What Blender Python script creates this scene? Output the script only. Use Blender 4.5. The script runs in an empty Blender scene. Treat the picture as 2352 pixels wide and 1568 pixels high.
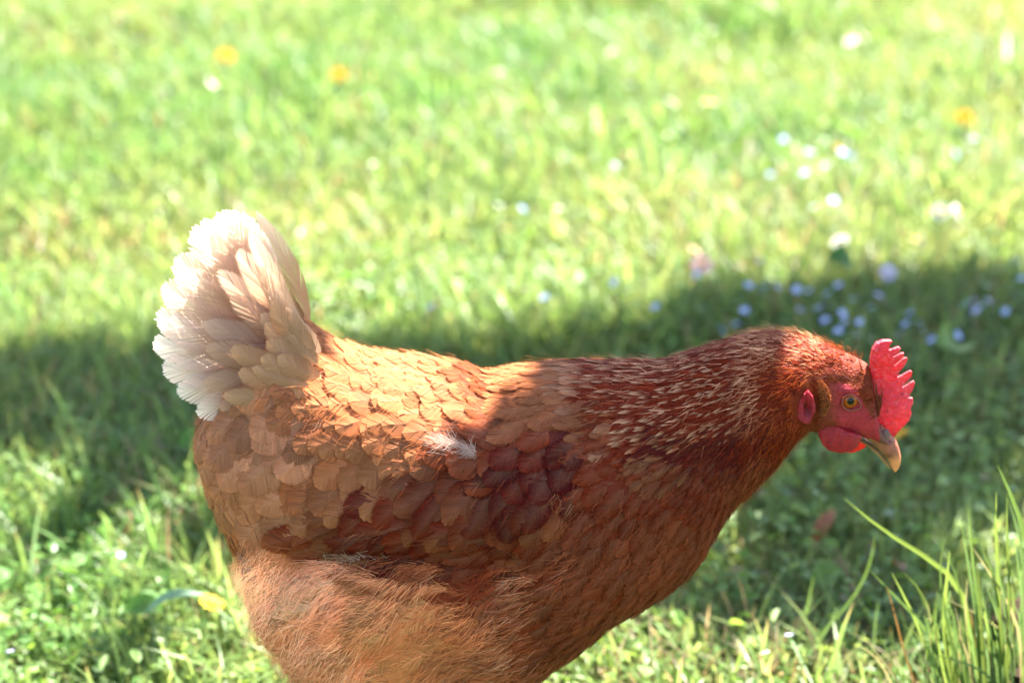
import bpy, bmesh, math, random
import numpy as np
from mathutils import Vector, Matrix
from mathutils.bvhtree import BVHTree

rng = np.random.default_rng(7)
random.seed(7)
scene = bpy.context.scene
C = scene.collection
R = math.radians

# ------------------------------------------------------------------ camera, world, sun, exposure
PITCH = R(20.0); DIST = 1.5; Z0 = 0.36; HALF = 0.205      # half width of the view at unit distance
CP, SP = math.cos(PITCH), math.sin(PITCH)
CAM = np.array([0.0, -DIST*CP, Z0 + DIST*SP])
cam = bpy.data.cameras.new('camera'); camo = bpy.data.objects.new('camera', cam); C.objects.link(camo)
camo.location = CAM; camo.rotation_euler = (math.pi/2 - PITCH, 0, 0)
cam.sensor_width = 36; cam.lens = 18/HALF
cam.clip_start = 0.05; cam.clip_end = 2000
cam.dof.use_dof = True; cam.dof.focus_distance = 1.445; cam.dof.aperture_fstop = 5.8; cam.dof.aperture_blades = 0
scene.camera = camo

SUN_EL, SUN_AZ = R(56), R(33)          # azimuth from +Y towards +X
S = np.array([math.cos(SUN_EL)*math.sin(SUN_AZ), math.cos(SUN_EL)*math.cos(SUN_AZ), math.sin(SUN_EL)])
w = bpy.data.worlds.new('World'); scene.world = w; w.use_nodes = True
nt = w.node_tree
sky = nt.nodes.new('ShaderNodeTexSky'); sky.sky_type = 'NISHITA'; sky.sun_disc = False
sky.sun_elevation = SUN_EL; sky.sun_rotation = SUN_AZ
bg = nt.nodes['Background']; bg.inputs['Strength'].default_value = 0.058
nt.links.new(sky.outputs[0], bg.inputs['Color'])
sl = bpy.data.lights.new('sun', 'SUN'); sl.energy = 5.0; sl.angle = R(0.5); sl.color = (1, .95, .86)
so = bpy.data.objects.new('sun', sl); C.objects.link(so); so.location = (2, 3, 6)
so.rotation_euler = Vector(-S).to_track_quat('-Z', 'Y').to_euler()
vs = scene.view_settings; vs.view_transform = 'Standard'; vs.look = 'None'; vs.gamma = 1; vs.use_curve_mapping = False
vs.exposure = 3.35
scene.render.engine = 'CYCLES'
scene.cycles.max_bounces = 8; scene.cycles.transparent_max_bounces = 24

# ------------------------------------------------------------------ helpers
def ray(u, v):
    """direction through pixel (u, v) of the 2352 x 1568 photograph"""
    a = (u-1176)/1176*HALF; b = -(v-784)/1176*HALF
    return np.array([a, CP + b*SP, -SP + b*CP])
def at(u, v, Y=0.0):
    d = ray(u, v); return CAM + d*((Y-CAM[1])/d[1])
def on_z(u, v, z=0.0):
    d = ray(u, v); return CAM + d*((z-CAM[2])/d[2])
def proj(P):
    P = np.asarray(P, float); q = P-CAM
    dep = q[..., 1]*CP - q[..., 2]*SP; up = q[..., 1]*SP + q[..., 2]*CP
    return 1176 + q[..., 0]/dep/HALF*1176, 784 - up/dep/HALF*1176
PX = DIST*HALF/1176                    # metres per pixel in the plane of the hen
def face_px(x, y): return ((3000+x*.44643)*.57422, (1250+y*.44643)*.57422)
def tuft_px(x, y): return ((3200+x*.52987)*.57422, (1900+y*.52987)*.57422)

def mesh_obj(name, V, F, mat, parent=None, col=None, smooth=False, loc=None):
    """V (n,3); F = list of index tuples or list of numpy arrays (m,k)"""
    me = bpy.data.meshes.new(name)
    V = np.asarray(V, np.float32)
    arrs = F if isinstance(F, list) and len(F) and isinstance(F[0], np.ndarray) else None
    if arrs is None:
        me.from_pydata(V.tolist(), [], [tuple(f) for f in F])
    else:
        me.vertices.add(len(V)); me.vertices.foreach_set('co', V.ravel())
        tot = np.concatenate([np.full(len(a), a.shape[1], np.int32) for a in arrs])
        idx = np.concatenate([a.ravel() for a in arrs]).astype(np.int32)
        me.loops.add(len(idx)); me.loops.foreach_set('vertex_index', idx)
        me.polygons.add(len(tot))
        st = np.zeros(len(tot), np.int32); st[1:] = np.cumsum(tot)[:-1]
        me.polygons.foreach_set('loop_start', st)
        me.update(calc_edges=True)
    if col is not None:
        col = np.asarray(col, np.float32)
        ca = me.color_attributes.new('Col', 'FLOAT_COLOR', 'POINT')
        c4 = np.ones((len(V), 4), np.float32); c4[:, :col.shape[1]] = col
        ca.data.foreach_set('color', c4.ravel())
    me.polygons.foreach_set('use_smooth', np.full(len(me.polygons), smooth))
    me.materials.append(mat)
    o = bpy.data.objects.new(name, me); C.objects.link(o)
    if loc is not None: o.location = loc
    if parent is not None: o.parent = parent
    return o
def empty(name, loc, label, cat, group=None):
    o = bpy.data.objects.new(name, None); C.objects.link(o); o.location = loc; o.empty_display_size = .02
    o['label'] = label; o['category'] = cat
    if group: o['group'] = group
    return o
def grid_faces(n, m, wrap=True, off=0):
    F = []
    for i in range(n-1):
        for j in range(m if wrap else m-1):
            k = (j+1) % m
            F.append((off+i*m+j, off+i*m+k, off+(i+1)*m+k, off+(i+1)*m+j))
    return F
def tube(pts, rad, m=8, cap=True):
    pts = np.asarray(pts, float); n = len(pts); V = []
    T = np.gradient(pts, axis=0); T /= np.linalg.norm(T, axis=1)[:, None]+1e-12
    ref = np.array([0, 0, 1.]) if abs(T[0][2]) < .8 else np.array([1., 0, 0])
    for i in range(n):
        a = np.cross(T[i], ref); a /= np.linalg.norm(a)+1e-12; b = np.cross(T[i], a)
        for j in range(m):
            th = 2*math.pi*j/m
            V.append(pts[i] + rad[i]*(math.cos(th)*a + math.sin(th)*b))
    F = grid_faces(n, m)
    if cap:
        F.append(tuple(range(m))[::-1]); F.append(tuple(range((n-1)*m, n*m)))
    return V, F
def merge(parts):
    V, F = [], []
    for v, f in parts:
        o = len(V); V += [tuple(p) for p in v]; F += [tuple(i+o for i in q) for q in f]
    return V, F
def ellipsoid(c, r, n=16, m=24):
    V, F = [], []
    for i in range(n+1):
        a = math.pi*i/n
        for j in range(m):
            b = 2*math.pi*j/m
            V.append((c[0]+r[0]*math.sin(a)*math.cos(b), c[1]+r[1]*math.sin(a)*math.sin(b), c[2]+r[2]*math.cos(a)))
    return V, grid_faces(n+1, m)

# ------------------------------------------------------------------ materials
def material(name, rough=.5, spec=.4, trans=0., base=None, attr=True, sheen=0., bump=0., bump_scale=400., noise=0., noise_scale=60., sss=0., coat=0., tint=None, alpha=False):
    m = bpy.data.materials.new(name); m.use_nodes = True
    t = m.node_tree; N = t.nodes; L = t.links
    p = N['Principled BSDF']; out = N['Material Output']
    p.inputs['Roughness'].default_value = rough; p.inputs['Specular IOR Level'].default_value = spec
    if sheen: p.inputs['Sheen Weight'].default_value = sheen
    if coat: p.inputs['Coat Weight'].default_value = coat; p.inputs['Coat Roughness'].default_value = .05
    if attr:
        a = N.new('ShaderNodeAttribute'); a.attribute_name = 'Col'; c = a.outputs['Color']
    else:
        r_ = N.new('ShaderNodeRGB'); r_.outputs[0].default_value = (*base, 1); c = r_.outputs[0]
    if noise:
        tc = N.new('ShaderNodeTexCoord'); nz = N.new('ShaderNodeTexNoise'); nz.inputs['Scale'].default_value = noise_scale
        nz.inputs['Detail'].default_value = 5
        L.new(tc.outputs['Object'], nz.inputs['Vector'])
        mr = N.new('ShaderNodeMapRange'); mr.inputs['From Min'].default_value = .25; mr.inputs['From Max'].default_value = .75
        mr.inputs['To Min'].default_value = 1-noise; mr.inputs['To Max'].default_value = 1+noise
        L.new(nz.outputs['Fac'], mr.inputs['Value'])
        mx = N.new('ShaderNodeVectorMath'); mx.operation = 'SCALE'
        L.new(c, mx.inputs[0]); L.new(mr.outputs[0], mx.inputs['Scale']); c = mx.outputs[0]
    L.new(c, p.inputs['Base Color'])
    if sss:
        p.inputs['Subsurface Weight'].default_value = sss; p.inputs['Subsurface Radius'].default_value = (1, .25, .15)
        p.inputs['Subsurface Scale'].default_value = .004
    if bump:
        tc = N.new('ShaderNodeTexCoord'); nz = N.new('ShaderNodeTexNoise'); nz.inputs['Scale'].default_value = bump_scale
        nz.inputs['Detail'].default_value = 4
        L.new(tc.outputs['Object'], nz.inputs['Vector'])
        b = N.new('ShaderNodeBump'); b.inputs['Strength'].default_value = bump; b.inputs['Distance'].default_value = .001
        L.new(nz.outputs['Fac'], b.inputs['Height']); L.new(b.outputs[0], p.inputs['Normal'])
    if trans:
        tr = N.new('ShaderNodeBsdfTranslucent'); mix = N.new('ShaderNodeMixShader'); mix.inputs[0].default_value = trans
        if tint:
            mm = N.new('ShaderNodeVectorMath'); mm.operation = 'MULTIPLY'; mm.inputs[1].default_value = tint
            L.new(c, mm.inputs[0]); L.new(mm.outputs[0], tr.inputs['Color'])
        else: L.new(c, tr.inputs['Color'])
        L.new(p.outputs[0], mix.inputs[1]); L.new(tr.outputs[0], mix.inputs[2]); L.new(mix.outputs[0], out.inputs['Surface'])
        if alpha:
            tp_ = N.new('ShaderNodeBsdfTransparent'); m2 = N.new('ShaderNodeMixShader'); L.new(a.outputs['Alpha'], m2.inputs[0])
            L.new(tp_.outputs[0], m2.inputs[1]); L.new(mix.outputs[0], m2.inputs[2]); L.new(m2.outputs[0], out.inputs['Surface'])
    return m
M_feather = material('feather', rough=.6, spec=.03, trans=.12, alpha=True)
M_tail = material('tail_feather', rough=.55, spec=.2, trans=.5, alpha=True)
M_down = material('down', rough=.7, spec=.02, trans=.3, alpha=True)
M_body = material('hen_skin', rough=.55, spec=.15, bump=1.0, bump_scale=800, noise=.15, noise_scale=150)
M_red = material('comb_skin', rough=.42, spec=.4, trans=.30, attr=True, bump=.9, bump_scale=700, noise=.22, noise_scale=260, tint=(1.3, .8, .8))
M_beak = material('horn', rough=.5, spec=.3, bump=.3, bump_scale=500, noise=.25, noise_scale=180)
M_eye = material('eye', rough=.08, spec=.2, coat=.12)
M_leg = material('leg_scales', rough=.5, base=(.5, .33, .1), attr=False, bump=.8, bump_scale=250, noise=.2)
M_grass = material('grass_blade', rough=.42, spec=.22, trans=.5, tint=(1.75, 1.38, 1.3))
M_leaf = material('weed_leaf', rough=.42, spec=.28, trans=.42, tint=(1.3, 1.25, .6))
M_petal = material('petal', rough=.6, spec=.2, trans=.35)
M_bark = material('bark', rough=.9, spec=.04, base=(.024, .016, .010), attr=False, bump=1., bump_scale=40, noise=.5, noise_scale=30)
M_treeleaf = material('tree_leaf', rough=.45, base=(.07, .13, .03), attr=False, trans=.2)

# ------------------------------------------------------------------ ground
def ground_material():
    m = bpy.data.materials.new('turf'); m.use_nodes = True
    t = m.node_tree; N = t.nodes; L = t.links; p = N['Principled BSDF']; p.inputs['Roughness'].default_value = .95
    p.inputs['Specular IOR Level'].default_value = .1
    tc = N.new('ShaderNodeTexCoord'); nz = N.new('ShaderNodeTexNoise'); nz.inputs['Scale'].default_value = 14; nz.inputs['Detail'].default_value = 8
    L.new(tc.outputs['Object'], nz.inputs['Vector'])
    cr = N.new('ShaderNodeValToRGB'); e = cr.color_ramp.elements
    e[0].position = .35; e[0].color = (.045, .035, .02, 1); e[1].position = .6; e[1].color = (.06, .09, .02, 1)
    L.new(nz.outputs['Fac'], cr.inputs[0]); L.new(cr.outputs[0], p.inputs['Base Color'])
    b = N.new('ShaderNodeBump'); b.inputs['Distance'].default_value = .02; L.new(nz.outputs['Fac'], b.inputs['Height']); L.new(b.outputs[0], p.inputs['Normal'])
    return m
g = mesh_obj('ground', [(-400, -400, 0), (400, -400, 0), (400, 400, 0), (-400, 400, 0)], [(0, 1, 2, 3)], ground_material())
g['kind'] = 'structure'; g['label'] = 'earth of the lawn beneath the grass'

def noise2(x, y, seed, scale):
    """cheap smooth value noise in [0,1]"""
    r = np.random.default_rng(seed); G = r.random((64, 64))
    X = x*scale+1000; Y = y*scale+1000; i = np.floor(X).astype(int); j = np.floor(Y).astype(int)
    fx = X-i; fy = Y-j; fx = fx*fx*(3-2*fx); fy = fy*fy*(3-2*fy)
    g_ = lambda a, b: G[a % 64, b % 64]
    return (g_(i, j)*(1-fx)+g_(i+1, j)*fx)*(1-fy)+(g_(i, j+1)*(1-fx)+g_(i+1, j+1)*fx)*fy

def blades(x, y, h, wd, lean, col, curl=.5, z=0.):
    """ribbon blades; arrays of root position, height, width, lean; col (n,3)"""
    n = len(x); az = rng.random(n)*2*math.pi
    dx, dy = np.cos(az), np.sin(az)
    fa = az + math.pi/2 + rng.normal(0, .5, n); px, py = np.cos(fa), np.sin(fa)
    V = np.zeros((n, 7, 3), np.float32); cc = np.zeros((n, 7, 3), np.float32)
    for k, (t, wf) in enumerate(((0, .7), (.4, 1.), (.75, .75), (1, 0))):
        off = lean*h*(t**(1+curl)); zz = z + h*(t - .35*lean*t*t)
        cx, cy = x+dx*off, y+dy*off
        if k < 3:
            V[:, 2*k, 0] = cx-px*wd*wf/2; V[:, 2*k, 1] = cy-py*wd*wf/2; V[:, 2*k, 2] = zz
            V[:, 2*k+1, 0] = cx+px*wd*wf/2; V[:, 2*k+1, 1] = cy+py*wd*wf/2; V[:, 2*k+1, 2] = zz
            cc[:, 2*k] = cc[:, 2*k+1] = col*(1.0 if k else .9)
        else:
            V[:, 6, 0] = cx; V[:, 6, 1] = cy; V[:, 6, 2] = zz; cc[:, 6] = np.where(rng.random((n, 1)) < .22, np.array([[.20, .16, .07]]), col)
    b = np.arange(n)[:, None]*7
    Q = np.concatenate([b+np.array([[0, 1, 3, 2]]), b+np.array([[2, 3, 5, 4]])]); T = b+np.array([[4, 5, 6]])
    return V.reshape(-1, 3), [Q, T], cc.reshape(-1, 3)

def grass_colour(x, y):
    n = len(x)
    a = noise2(x, y, 1, 3.0); b = noise2(x, y, 2, 9.0)
    c = np.empty((n, 3)); f = np.clip(.6*a+.4*b + rng.normal(0, .15, n), 0, 1)[:, None]
    c = (1-f)*np.array([.052, .15, .030]) + f*np.array([.175, .24, .07])
    c *= rng.uniform(.84, 1.16, (n, 1))
    dry = rng.random(n) < (.045 + .2*np.clip((noise2(x, y, 5, 4.0)-.5)*3, 0, 1))
    c[dry] = np.array([.20, .17, .085])*rng.uniform(.6, 1.2, (dry.sum(), 1))
    return c

def scatter(n, x0, x1, y0, y1): return rng.uniform(x0, x1, n), rng.uniform(y0, y1, n)
def in_view(x, y, margin):
    d = (y-CAM[1]); return np.abs(x) < HALF*1.1*d + margin
sets = []
x, y = scatter(90000, -1.0, 1.0, -.35, 1.3); k = in_view(x, y, .2); sets.append((x[k], y[k], 1.0))
x, y = scatter(210000, -1.6, 1.6, 1.3, 3.6); k = in_view(x, y, .3); sets.append((x[k], y[k], 1.15))
x, y = scatter(110000, -3.5, 3.5, -2.5, 7); k = ~(in_view(x, y, .25) & (y > -.35) & (y < 3.6)); sets.append((x[k], y[k], 1.8))
Vs, Q, T, Cs, o = [], [], [], [], 0
for x, y, s in sets:
    n = len(x); hp = noise2(x, y, 3, 5.0)
    h = (.022 + .045*hp)*rng.lognormal(0, .28, n)*(.9+.1*s); h = np.clip(h, .012, .085)
    wd = rng.uniform(.0016, .0036, n)*s
    big = rng.random(n) < .06; h[big] *= 1.4; wd[big] *= 1.3
    gc = grass_colour(x, y); gc[big & (gc[:, 0] > gc[:, 1])] = np.array([.09, .17, .03])
    v, f, c = blades(x, y, h, wd, rng.uniform(.15, 1.1, n), gc, .6)
    Vs.append(v); Q.append(f[0]+o); T.append(f[1]+o); Cs.append(c); o += len(v)
gr = mesh_obj('grass', np.concatenate(Vs), [np.concatenate(Q), np.concatenate(T)], M_grass, col=np.concatenate(Cs))
gr['kind'] = 'stuff'; gr['label'] = 'short uneven lawn grass with dry blades'

# low round and oval weed leaves between the blades
def weed_leaves(n, x0, x1, y0, y1):
    x, y = scatter(n, x0, x1, y0, y1); k = in_view(x, y, .15) & (noise2(x, y, 9, 4.5) > rng.uniform(.2, .75, n)); x, y = x[k], y[k]; n = len(x)
    z = rng.uniform(.008, .045, n); r = rng.lognormal(math.log(.0044), .35, n); asp = rng.uniform(.5, .9, n)
    az = rng.random(n)*2*math.pi
    nrm = np.stack([rng.normal(0, .45, n), rng.normal(-.1, .45, n), np.ones(n)], 1); nrm /= np.linalg.norm(nrm, axis=1)[:, None]
    a = np.stack([np.cos(az), np.sin(az), np.zeros(n)], 1); a -= nrm*(a*nrm).sum(1)[:, None]; a /= np.linalg.norm(a, axis=1)[:, None]
    b = np.cross(nrm, a); P = np.stack([x, y, z], 1)
    V = np.zeros((n, 8, 3)); prof = [(-1, 0, 0), (-.5, .75, .1), (.2, 1, .14), (.8, .55, .08), (1.1, 0, -.1), (.8, -.55, .08), (.2, -1, .14), (-.5, -.75, .1)]
    for i, (s, t, u_) in enumerate(prof):
        V[:, i] = P + a*(s*r)[:, None] + b*(t*r*asp)[:, None] + nrm*(u_*r)[:, None]*1.6
    c = grass_colour(x, y)*rng.uniform(.8, 1.3, (n, 1)); dr = (c[:, 0] > c[:, 1]) & (rng.random(n) < .8); c[dr] = np.array([.10, .19, .035])
    base = np.arange(n)[:, None]*8
    Q_ = np.concatenate([base+np.array([[0, 1, 2, 3]]), base+np.array([[0, 3, 4, 5]]), base+np.array([[0, 5, 6, 7]])])
    return V.reshape(-1, 3), [Q_], np.repeat(c, 8, 0)
V1, F1, c1 = weed_leaves(26000, -.9, .9, 0, 1.4); V2, F2, c2 = weed_leaves(20000, -1.5, 1.5, 1.4, 3.5)
wl = mesh_obj('clover_leaves', np.concatenate([V1, V2]), [np.concatenate([F1[0], F2[0]+len(V1)])], M_leaf, col=np.concatenate([c1, c2]))
wl['kind'] = 'stuff'; wl['label'] = 'small weed and clover leaves low in the lawn'

# ------------------------------------------------------------------ tree whose bough shades the lawn
def build_tree():
    root = empty('apple_tree', (2.9, 2.1, 0), 'leafy apple tree whose low bough shades the lawn', 'tree')
    P0 = np.array([2.9, 2.1, 0])
    parts = [tube(np.array([(0, 0, -.1), (.03, -.02, .6), (-.05, -.05, 1.3), (-.2, -.1, 2.0), (-.3, 0, 2.8), (-.2, .1, 3.6)]), [.17, .13, .11, .1, .07, .03], 12)]
    leaves = []
    H = 2.3; sh = S*(H/S[2])
    def limb(p0, p1, r0, sag=.0, n=8):
        t = np.linspace(0, 1, n)[:, None]; p = p0*(1-t)+p1*t; p[:, 2] -= sag*np.sin(math.pi*t[:, 0]); p += rng.normal(0, .02, p.shape)
        parts.append(tube(p, np.linspace(r0, .008, n), 8)); return p
    fork = np.array([-.1, -.07, 1.7])
    # shaded patches of lawn (pixel centre, radii, leaves) -> leaf clusters above, along the sun's direction
    patches = SHADE
    for (u, v, ru, rv, n) in patches:
        c = on_z(u, v, .04); gx = abs(on_z(u+ru, v)[0]-c[0]); gy = abs(on_z(u, v-rv)[1]-on_z(u, v+rv)[1])/2
        for _ in range(n):
            a = random.random()*2*math.pi; q = math.sqrt(random.random())
            dz = random.uniform(-.25, .25)
            p = np.array([c[0]+gx*q*math.cos(a), c[1]+gy*q*math.sin(a), 0]) + S*((H+dz)/S[2])
            if random.random() < .88: leaves.append(p-P0)
    for (u, v, ru, rv, n) in HEN_SHADE:
        for _ in range(n):
            a = random.random()*2*math.pi; q = math.sqrt(random.random())
            p = at(u+ru*q*math.cos(a), v+rv*q*math.sin(a), -.075 if v > 1000 else -.02)+S*random.uniform(1.05, 1.35)
            leaves.append(p-P0)
    tips = [on_z(u, v)+sh-P0 for (u, v, ru, rv, n) in patches]
    for tp in tips: limb(fork, tp, .035)
    for a in np.linspace(0, 6.28, 9)[:-1]:
        e = np.array([1.2*math.cos(a)+.3, 1.2*math.sin(a)+.4, 3.2+.5*math.sin(3*a)]); limb(np.array([-.3, 0, 2.6]), e, .04)
        if e[0] > .6:
            for _ in range(260): leaves.append(e*random.uniform(.75, 1.05)+rng.normal(0, .3, 3)*np.array([1, 1, .7]))
    v, f = merge(parts); mesh_obj('trunk', v, f, M_bark, root, smooth=True)
    L = np.array(leaves); n = len(L)
    nr = rng.normal(0, .55, (n, 3)) + S*1.0; nr /= np.linalg.norm(nr, axis=1)[:, None]
    a = rng.normal(0, 1, (n, 3)); a -= nr*(a*nr).sum(1)[:, None]; a /= np.linalg.norm(a, axis=1)[:, None]; b = np.cross(nr, a)
    r = rng.uniform(.03, .05, n)[:, None]
    V = np.stack([L-a*r, L+b*r*.6+nr*r*.2, L+a*r*1.1, L-b*r*.6+nr*r*.2, ], 1)
    base = np.arange(n)[:, None]*4
    o = mesh_obj('crown', V.reshape(-1, 3), [base+np.array([[0, 1, 2]]), base+np.array([[0, 2, 3]])], M_treeleaf, root); o['kind'] = 'stuff'
SHADE = [(60, 890, 190, 130, 270), (300, 885, 160, 128, 260), (560, 910, 200, 115, 250), (820, 860, 200, 115, 270), (1100, 865, 220, 105, 260), (1400, 845, 220, 110, 270),
         (1700, 800, 220, 125, 290), (1950, 780, 200, 130, 290), (2180, 755, 180, 130, 270), (2400, 730, 180, 140, 270), (2300, 930, 200, 90, 95), (1990, 960, 200, 100, 95),
         (1900, 1150, 180, 90, 80), (2250, 1120, 150, 80, 65), (1700, 1330, 180, 90, 80), (2050, 1350, 160, 110, 65), (1500, 1000, 200, 90, 110), (1000, 1000, 300, 60, 160), (330, 1070, 180, 50, 100),
         (120, 1190, 60, 30, 18), (420, 1230, 70, 30, 20), (250, 1480, 80, 30, 14)]
HEN_SHADE = [(1470, 905, 120, 42, 60), (1580, 880, 110, 42, 50), (1265, 1045, 115, 65, 85), (1345, 960, 80, 42, 36), (560, 900, 90, 60, 10)]
build_tree()

# ------------------------------------------------------------------ the hen
hen = empty('hen', (0, 0, 0), 'reddish brown hen with pale tail and red comb standing side on in the grass', 'hen')
def up(pts):                       # polyline u -> v
    a = np.array(pts, float); return a[:, 0], a[:, 1]
TOP = up([(452, 1010), (458, 955), (470, 925), (500, 885), (550, 825), (590, 770), (625, 722), (655, 706), (690, 728), (730, 758), (790, 788), (850, 814), (900, 815), (980, 822), (1050, 832), (1085, 846), (1110, 856),
          (1140, 850), (1180, 844), (1280, 831), (1400, 828), (1520, 826), (1600, 800), (1680, 774), (1760, 758), (1830, 766), (1900, 790), (1960, 818), (1990, 834), face_px(1085, 560), face_px(1110, 800),
          face_px(1150, 950), face_px(1185, 1010), face_px(1225, 1075), face_px(1260, 1140)])
BOT = up([(452, 1040), (458, 1050), (470, 1070), (500, 1170), (550, 1270), (600, 1430), (650, 1515), (700, 1570), (800, 1620), (950, 1650), (1100, 1630), (1240, 1564), (1330, 1495), (1400, 1434), (1500, 1388), (1570, 1338),
          (1620, 1280), (1645, 1225), (1680, 1172), (1740, 1112), (1790, 1060), (1830, 1010), (1860, 990), face_px(600, 1075), face_px(760, 1070), face_px(900, 1075), face_px(1000, 1110), face_px(1085, 1140),
          face_px(1150, 1165), face_px(1200, 1180), face_px(1260, 1175)])
WID = up([(452, 12), (470, 32), (520, 48), (600, 58), (700, 66), (800, 71), (950, 77), (1100, 79), (1250, 77), (1400, 68), (1500, 58), (1600, 49), (1700, 42), (1780, 36), (1840, 28), (1880, 22), (1920, 18),
          (1960, 15.5), (1990, 13.5), (2020, 10.5), (2045, 8), (2060, 5)])
def smooth_interp(T, u):
    return np.interp(u, T[0], T[1])
us = np.concatenate([np.linspace(453, 520, 14), np.linspace(524, 1830, 150)[0:], np.linspace(1836, face_px(1255, 0)[0], 70)])
def sm(arr, it=3):
    a = arr.copy()
    for _ in range(it):
        b = a.copy(); b[1:-1] = .25*a[:-2]+.5*a[1:-1]+.25*a[2:]; a = b
    return a
vt, vb, wd = sm(smooth_interp(TOP, us)), sm(smooth_interp(BOT, us)), sm(smooth_interp(WID, us), 6)/1000
NA = 96
ths = np.linspace(0, 2*math.pi, NA, endpoint=False)
def section(X, zt, zb, w_, ex):
    zc, h = (zt+zb)/2, (zt-zb)/2
    c, s = np.cos(ths), np.sin(ths)
    yy = w_*np.sign(c)*np.abs(c)**(2/ex); zz = zc + h*np.sign(s)*np.abs(s)**(2/ex)
    return np.stack([np.full(NA, X), yy, zz], 1)
rings = []
for u, a, b, w_ in zip(us, vt, vb, wd):
    X = at(u, (a+b)/2)[0]; zt, zb = at(u, a)[2], at(u, b)[2]
    for _ in range(8):
        P = section(X, zt, zb, w_, 2.15); pu, pv = proj(P)
        et, eb = pv.min()-a, pv.max()-b
        zt += et*PX/CP; zb += eb*PX/CP
        if zt-zb < .002: zt = zb+.002
    rings.append(section(X, zt, zb, w_, 2.15))
BV = np.array(rings)
# relief: wing swell, thigh swell, brow, and the fold between back and cape
def relief(P):
    u, v = proj(np.stack([P[:, 0], -np.abs(P[:, 1]), P[:, 2]], 1))
    g = lambda cu, cv, su, sv: np.exp(-((u-cu)/su)**2-((v-cv)/sv)**2)
    d = .015*g(1160, 1110, 220, 130) + .006*g(900, 1190, 200, 60) + .012*g(830, 1430, 170, 110) - .013*g(900, 1290, 260, 26) + .007*g(620, 1080, 120, 120) - .006*g(1120, 930, 60, 60)
    d += .008*g(800, 980, 160, 110) + .005*g(1330, 1330, 150, 130) - .005*g(1130, 1330, 60, 60)
    fu = lambda x, y: face_px(x, y)
    e = fu(900, 690); d += .0022*np.exp(-((u-e[0])/26)**2-((v-e[1])/9)**2)
    e = fu(910, 820); d -= .0012*np.exp(-((u-e[0])/22)**2-((v-e[1])/14)**2)
    e = fu(760, 960); d += .0015*np.exp(-((u-e[0])/26)**2-((v-e[1])/14)**2)
    fm = np.clip(1.3*g(800, 1440, 260, 190), 0, 1)
    d += fm*(.011*(noise2(u, v, 41, .014)-.5)+.006*(noise2(u, v, 42, .03)-.5))
    d += .004*(noise2(u, v, 43, .012)-.5)*np.clip((1900-u)/200, 0, 1)
    side = np.clip(np.abs(P[:, 1])/.012, 0, 1)
    return d*side
flat = BV.reshape(-1, 3); dd = relief(flat); flat[:, 1] += np.sign(flat[:, 1])*dd
NS = len(us)
BF = grid_faces(NS, NA)
BF.append(tuple(range(NA))); BF.append(tuple(range((NS-1)*NA, NS*NA))[::-1])
tmp = bpy.data.meshes.new('tmp'); tmp.from_pydata(flat.tolist(), [], BF)
bmt = bmesh.new(); bmt.from_mesh(tmp); bmesh.ops.recalc_face_normals(bmt, faces=bmt.faces); bmt.to_mesh(tmp); bmt.free()
bpy.data.meshes.remove(bpy.data.meshes['tmp']) if False else None
bvh = BVHTree.FromPolygons(flat.tolist(), [tuple(p.vertices) for p in tmp.polygons])
def surf(p):
    loc, nor, i, d = bvh.find_nearest(Vector(p)); return np.array(loc), np.array(nor)

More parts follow.
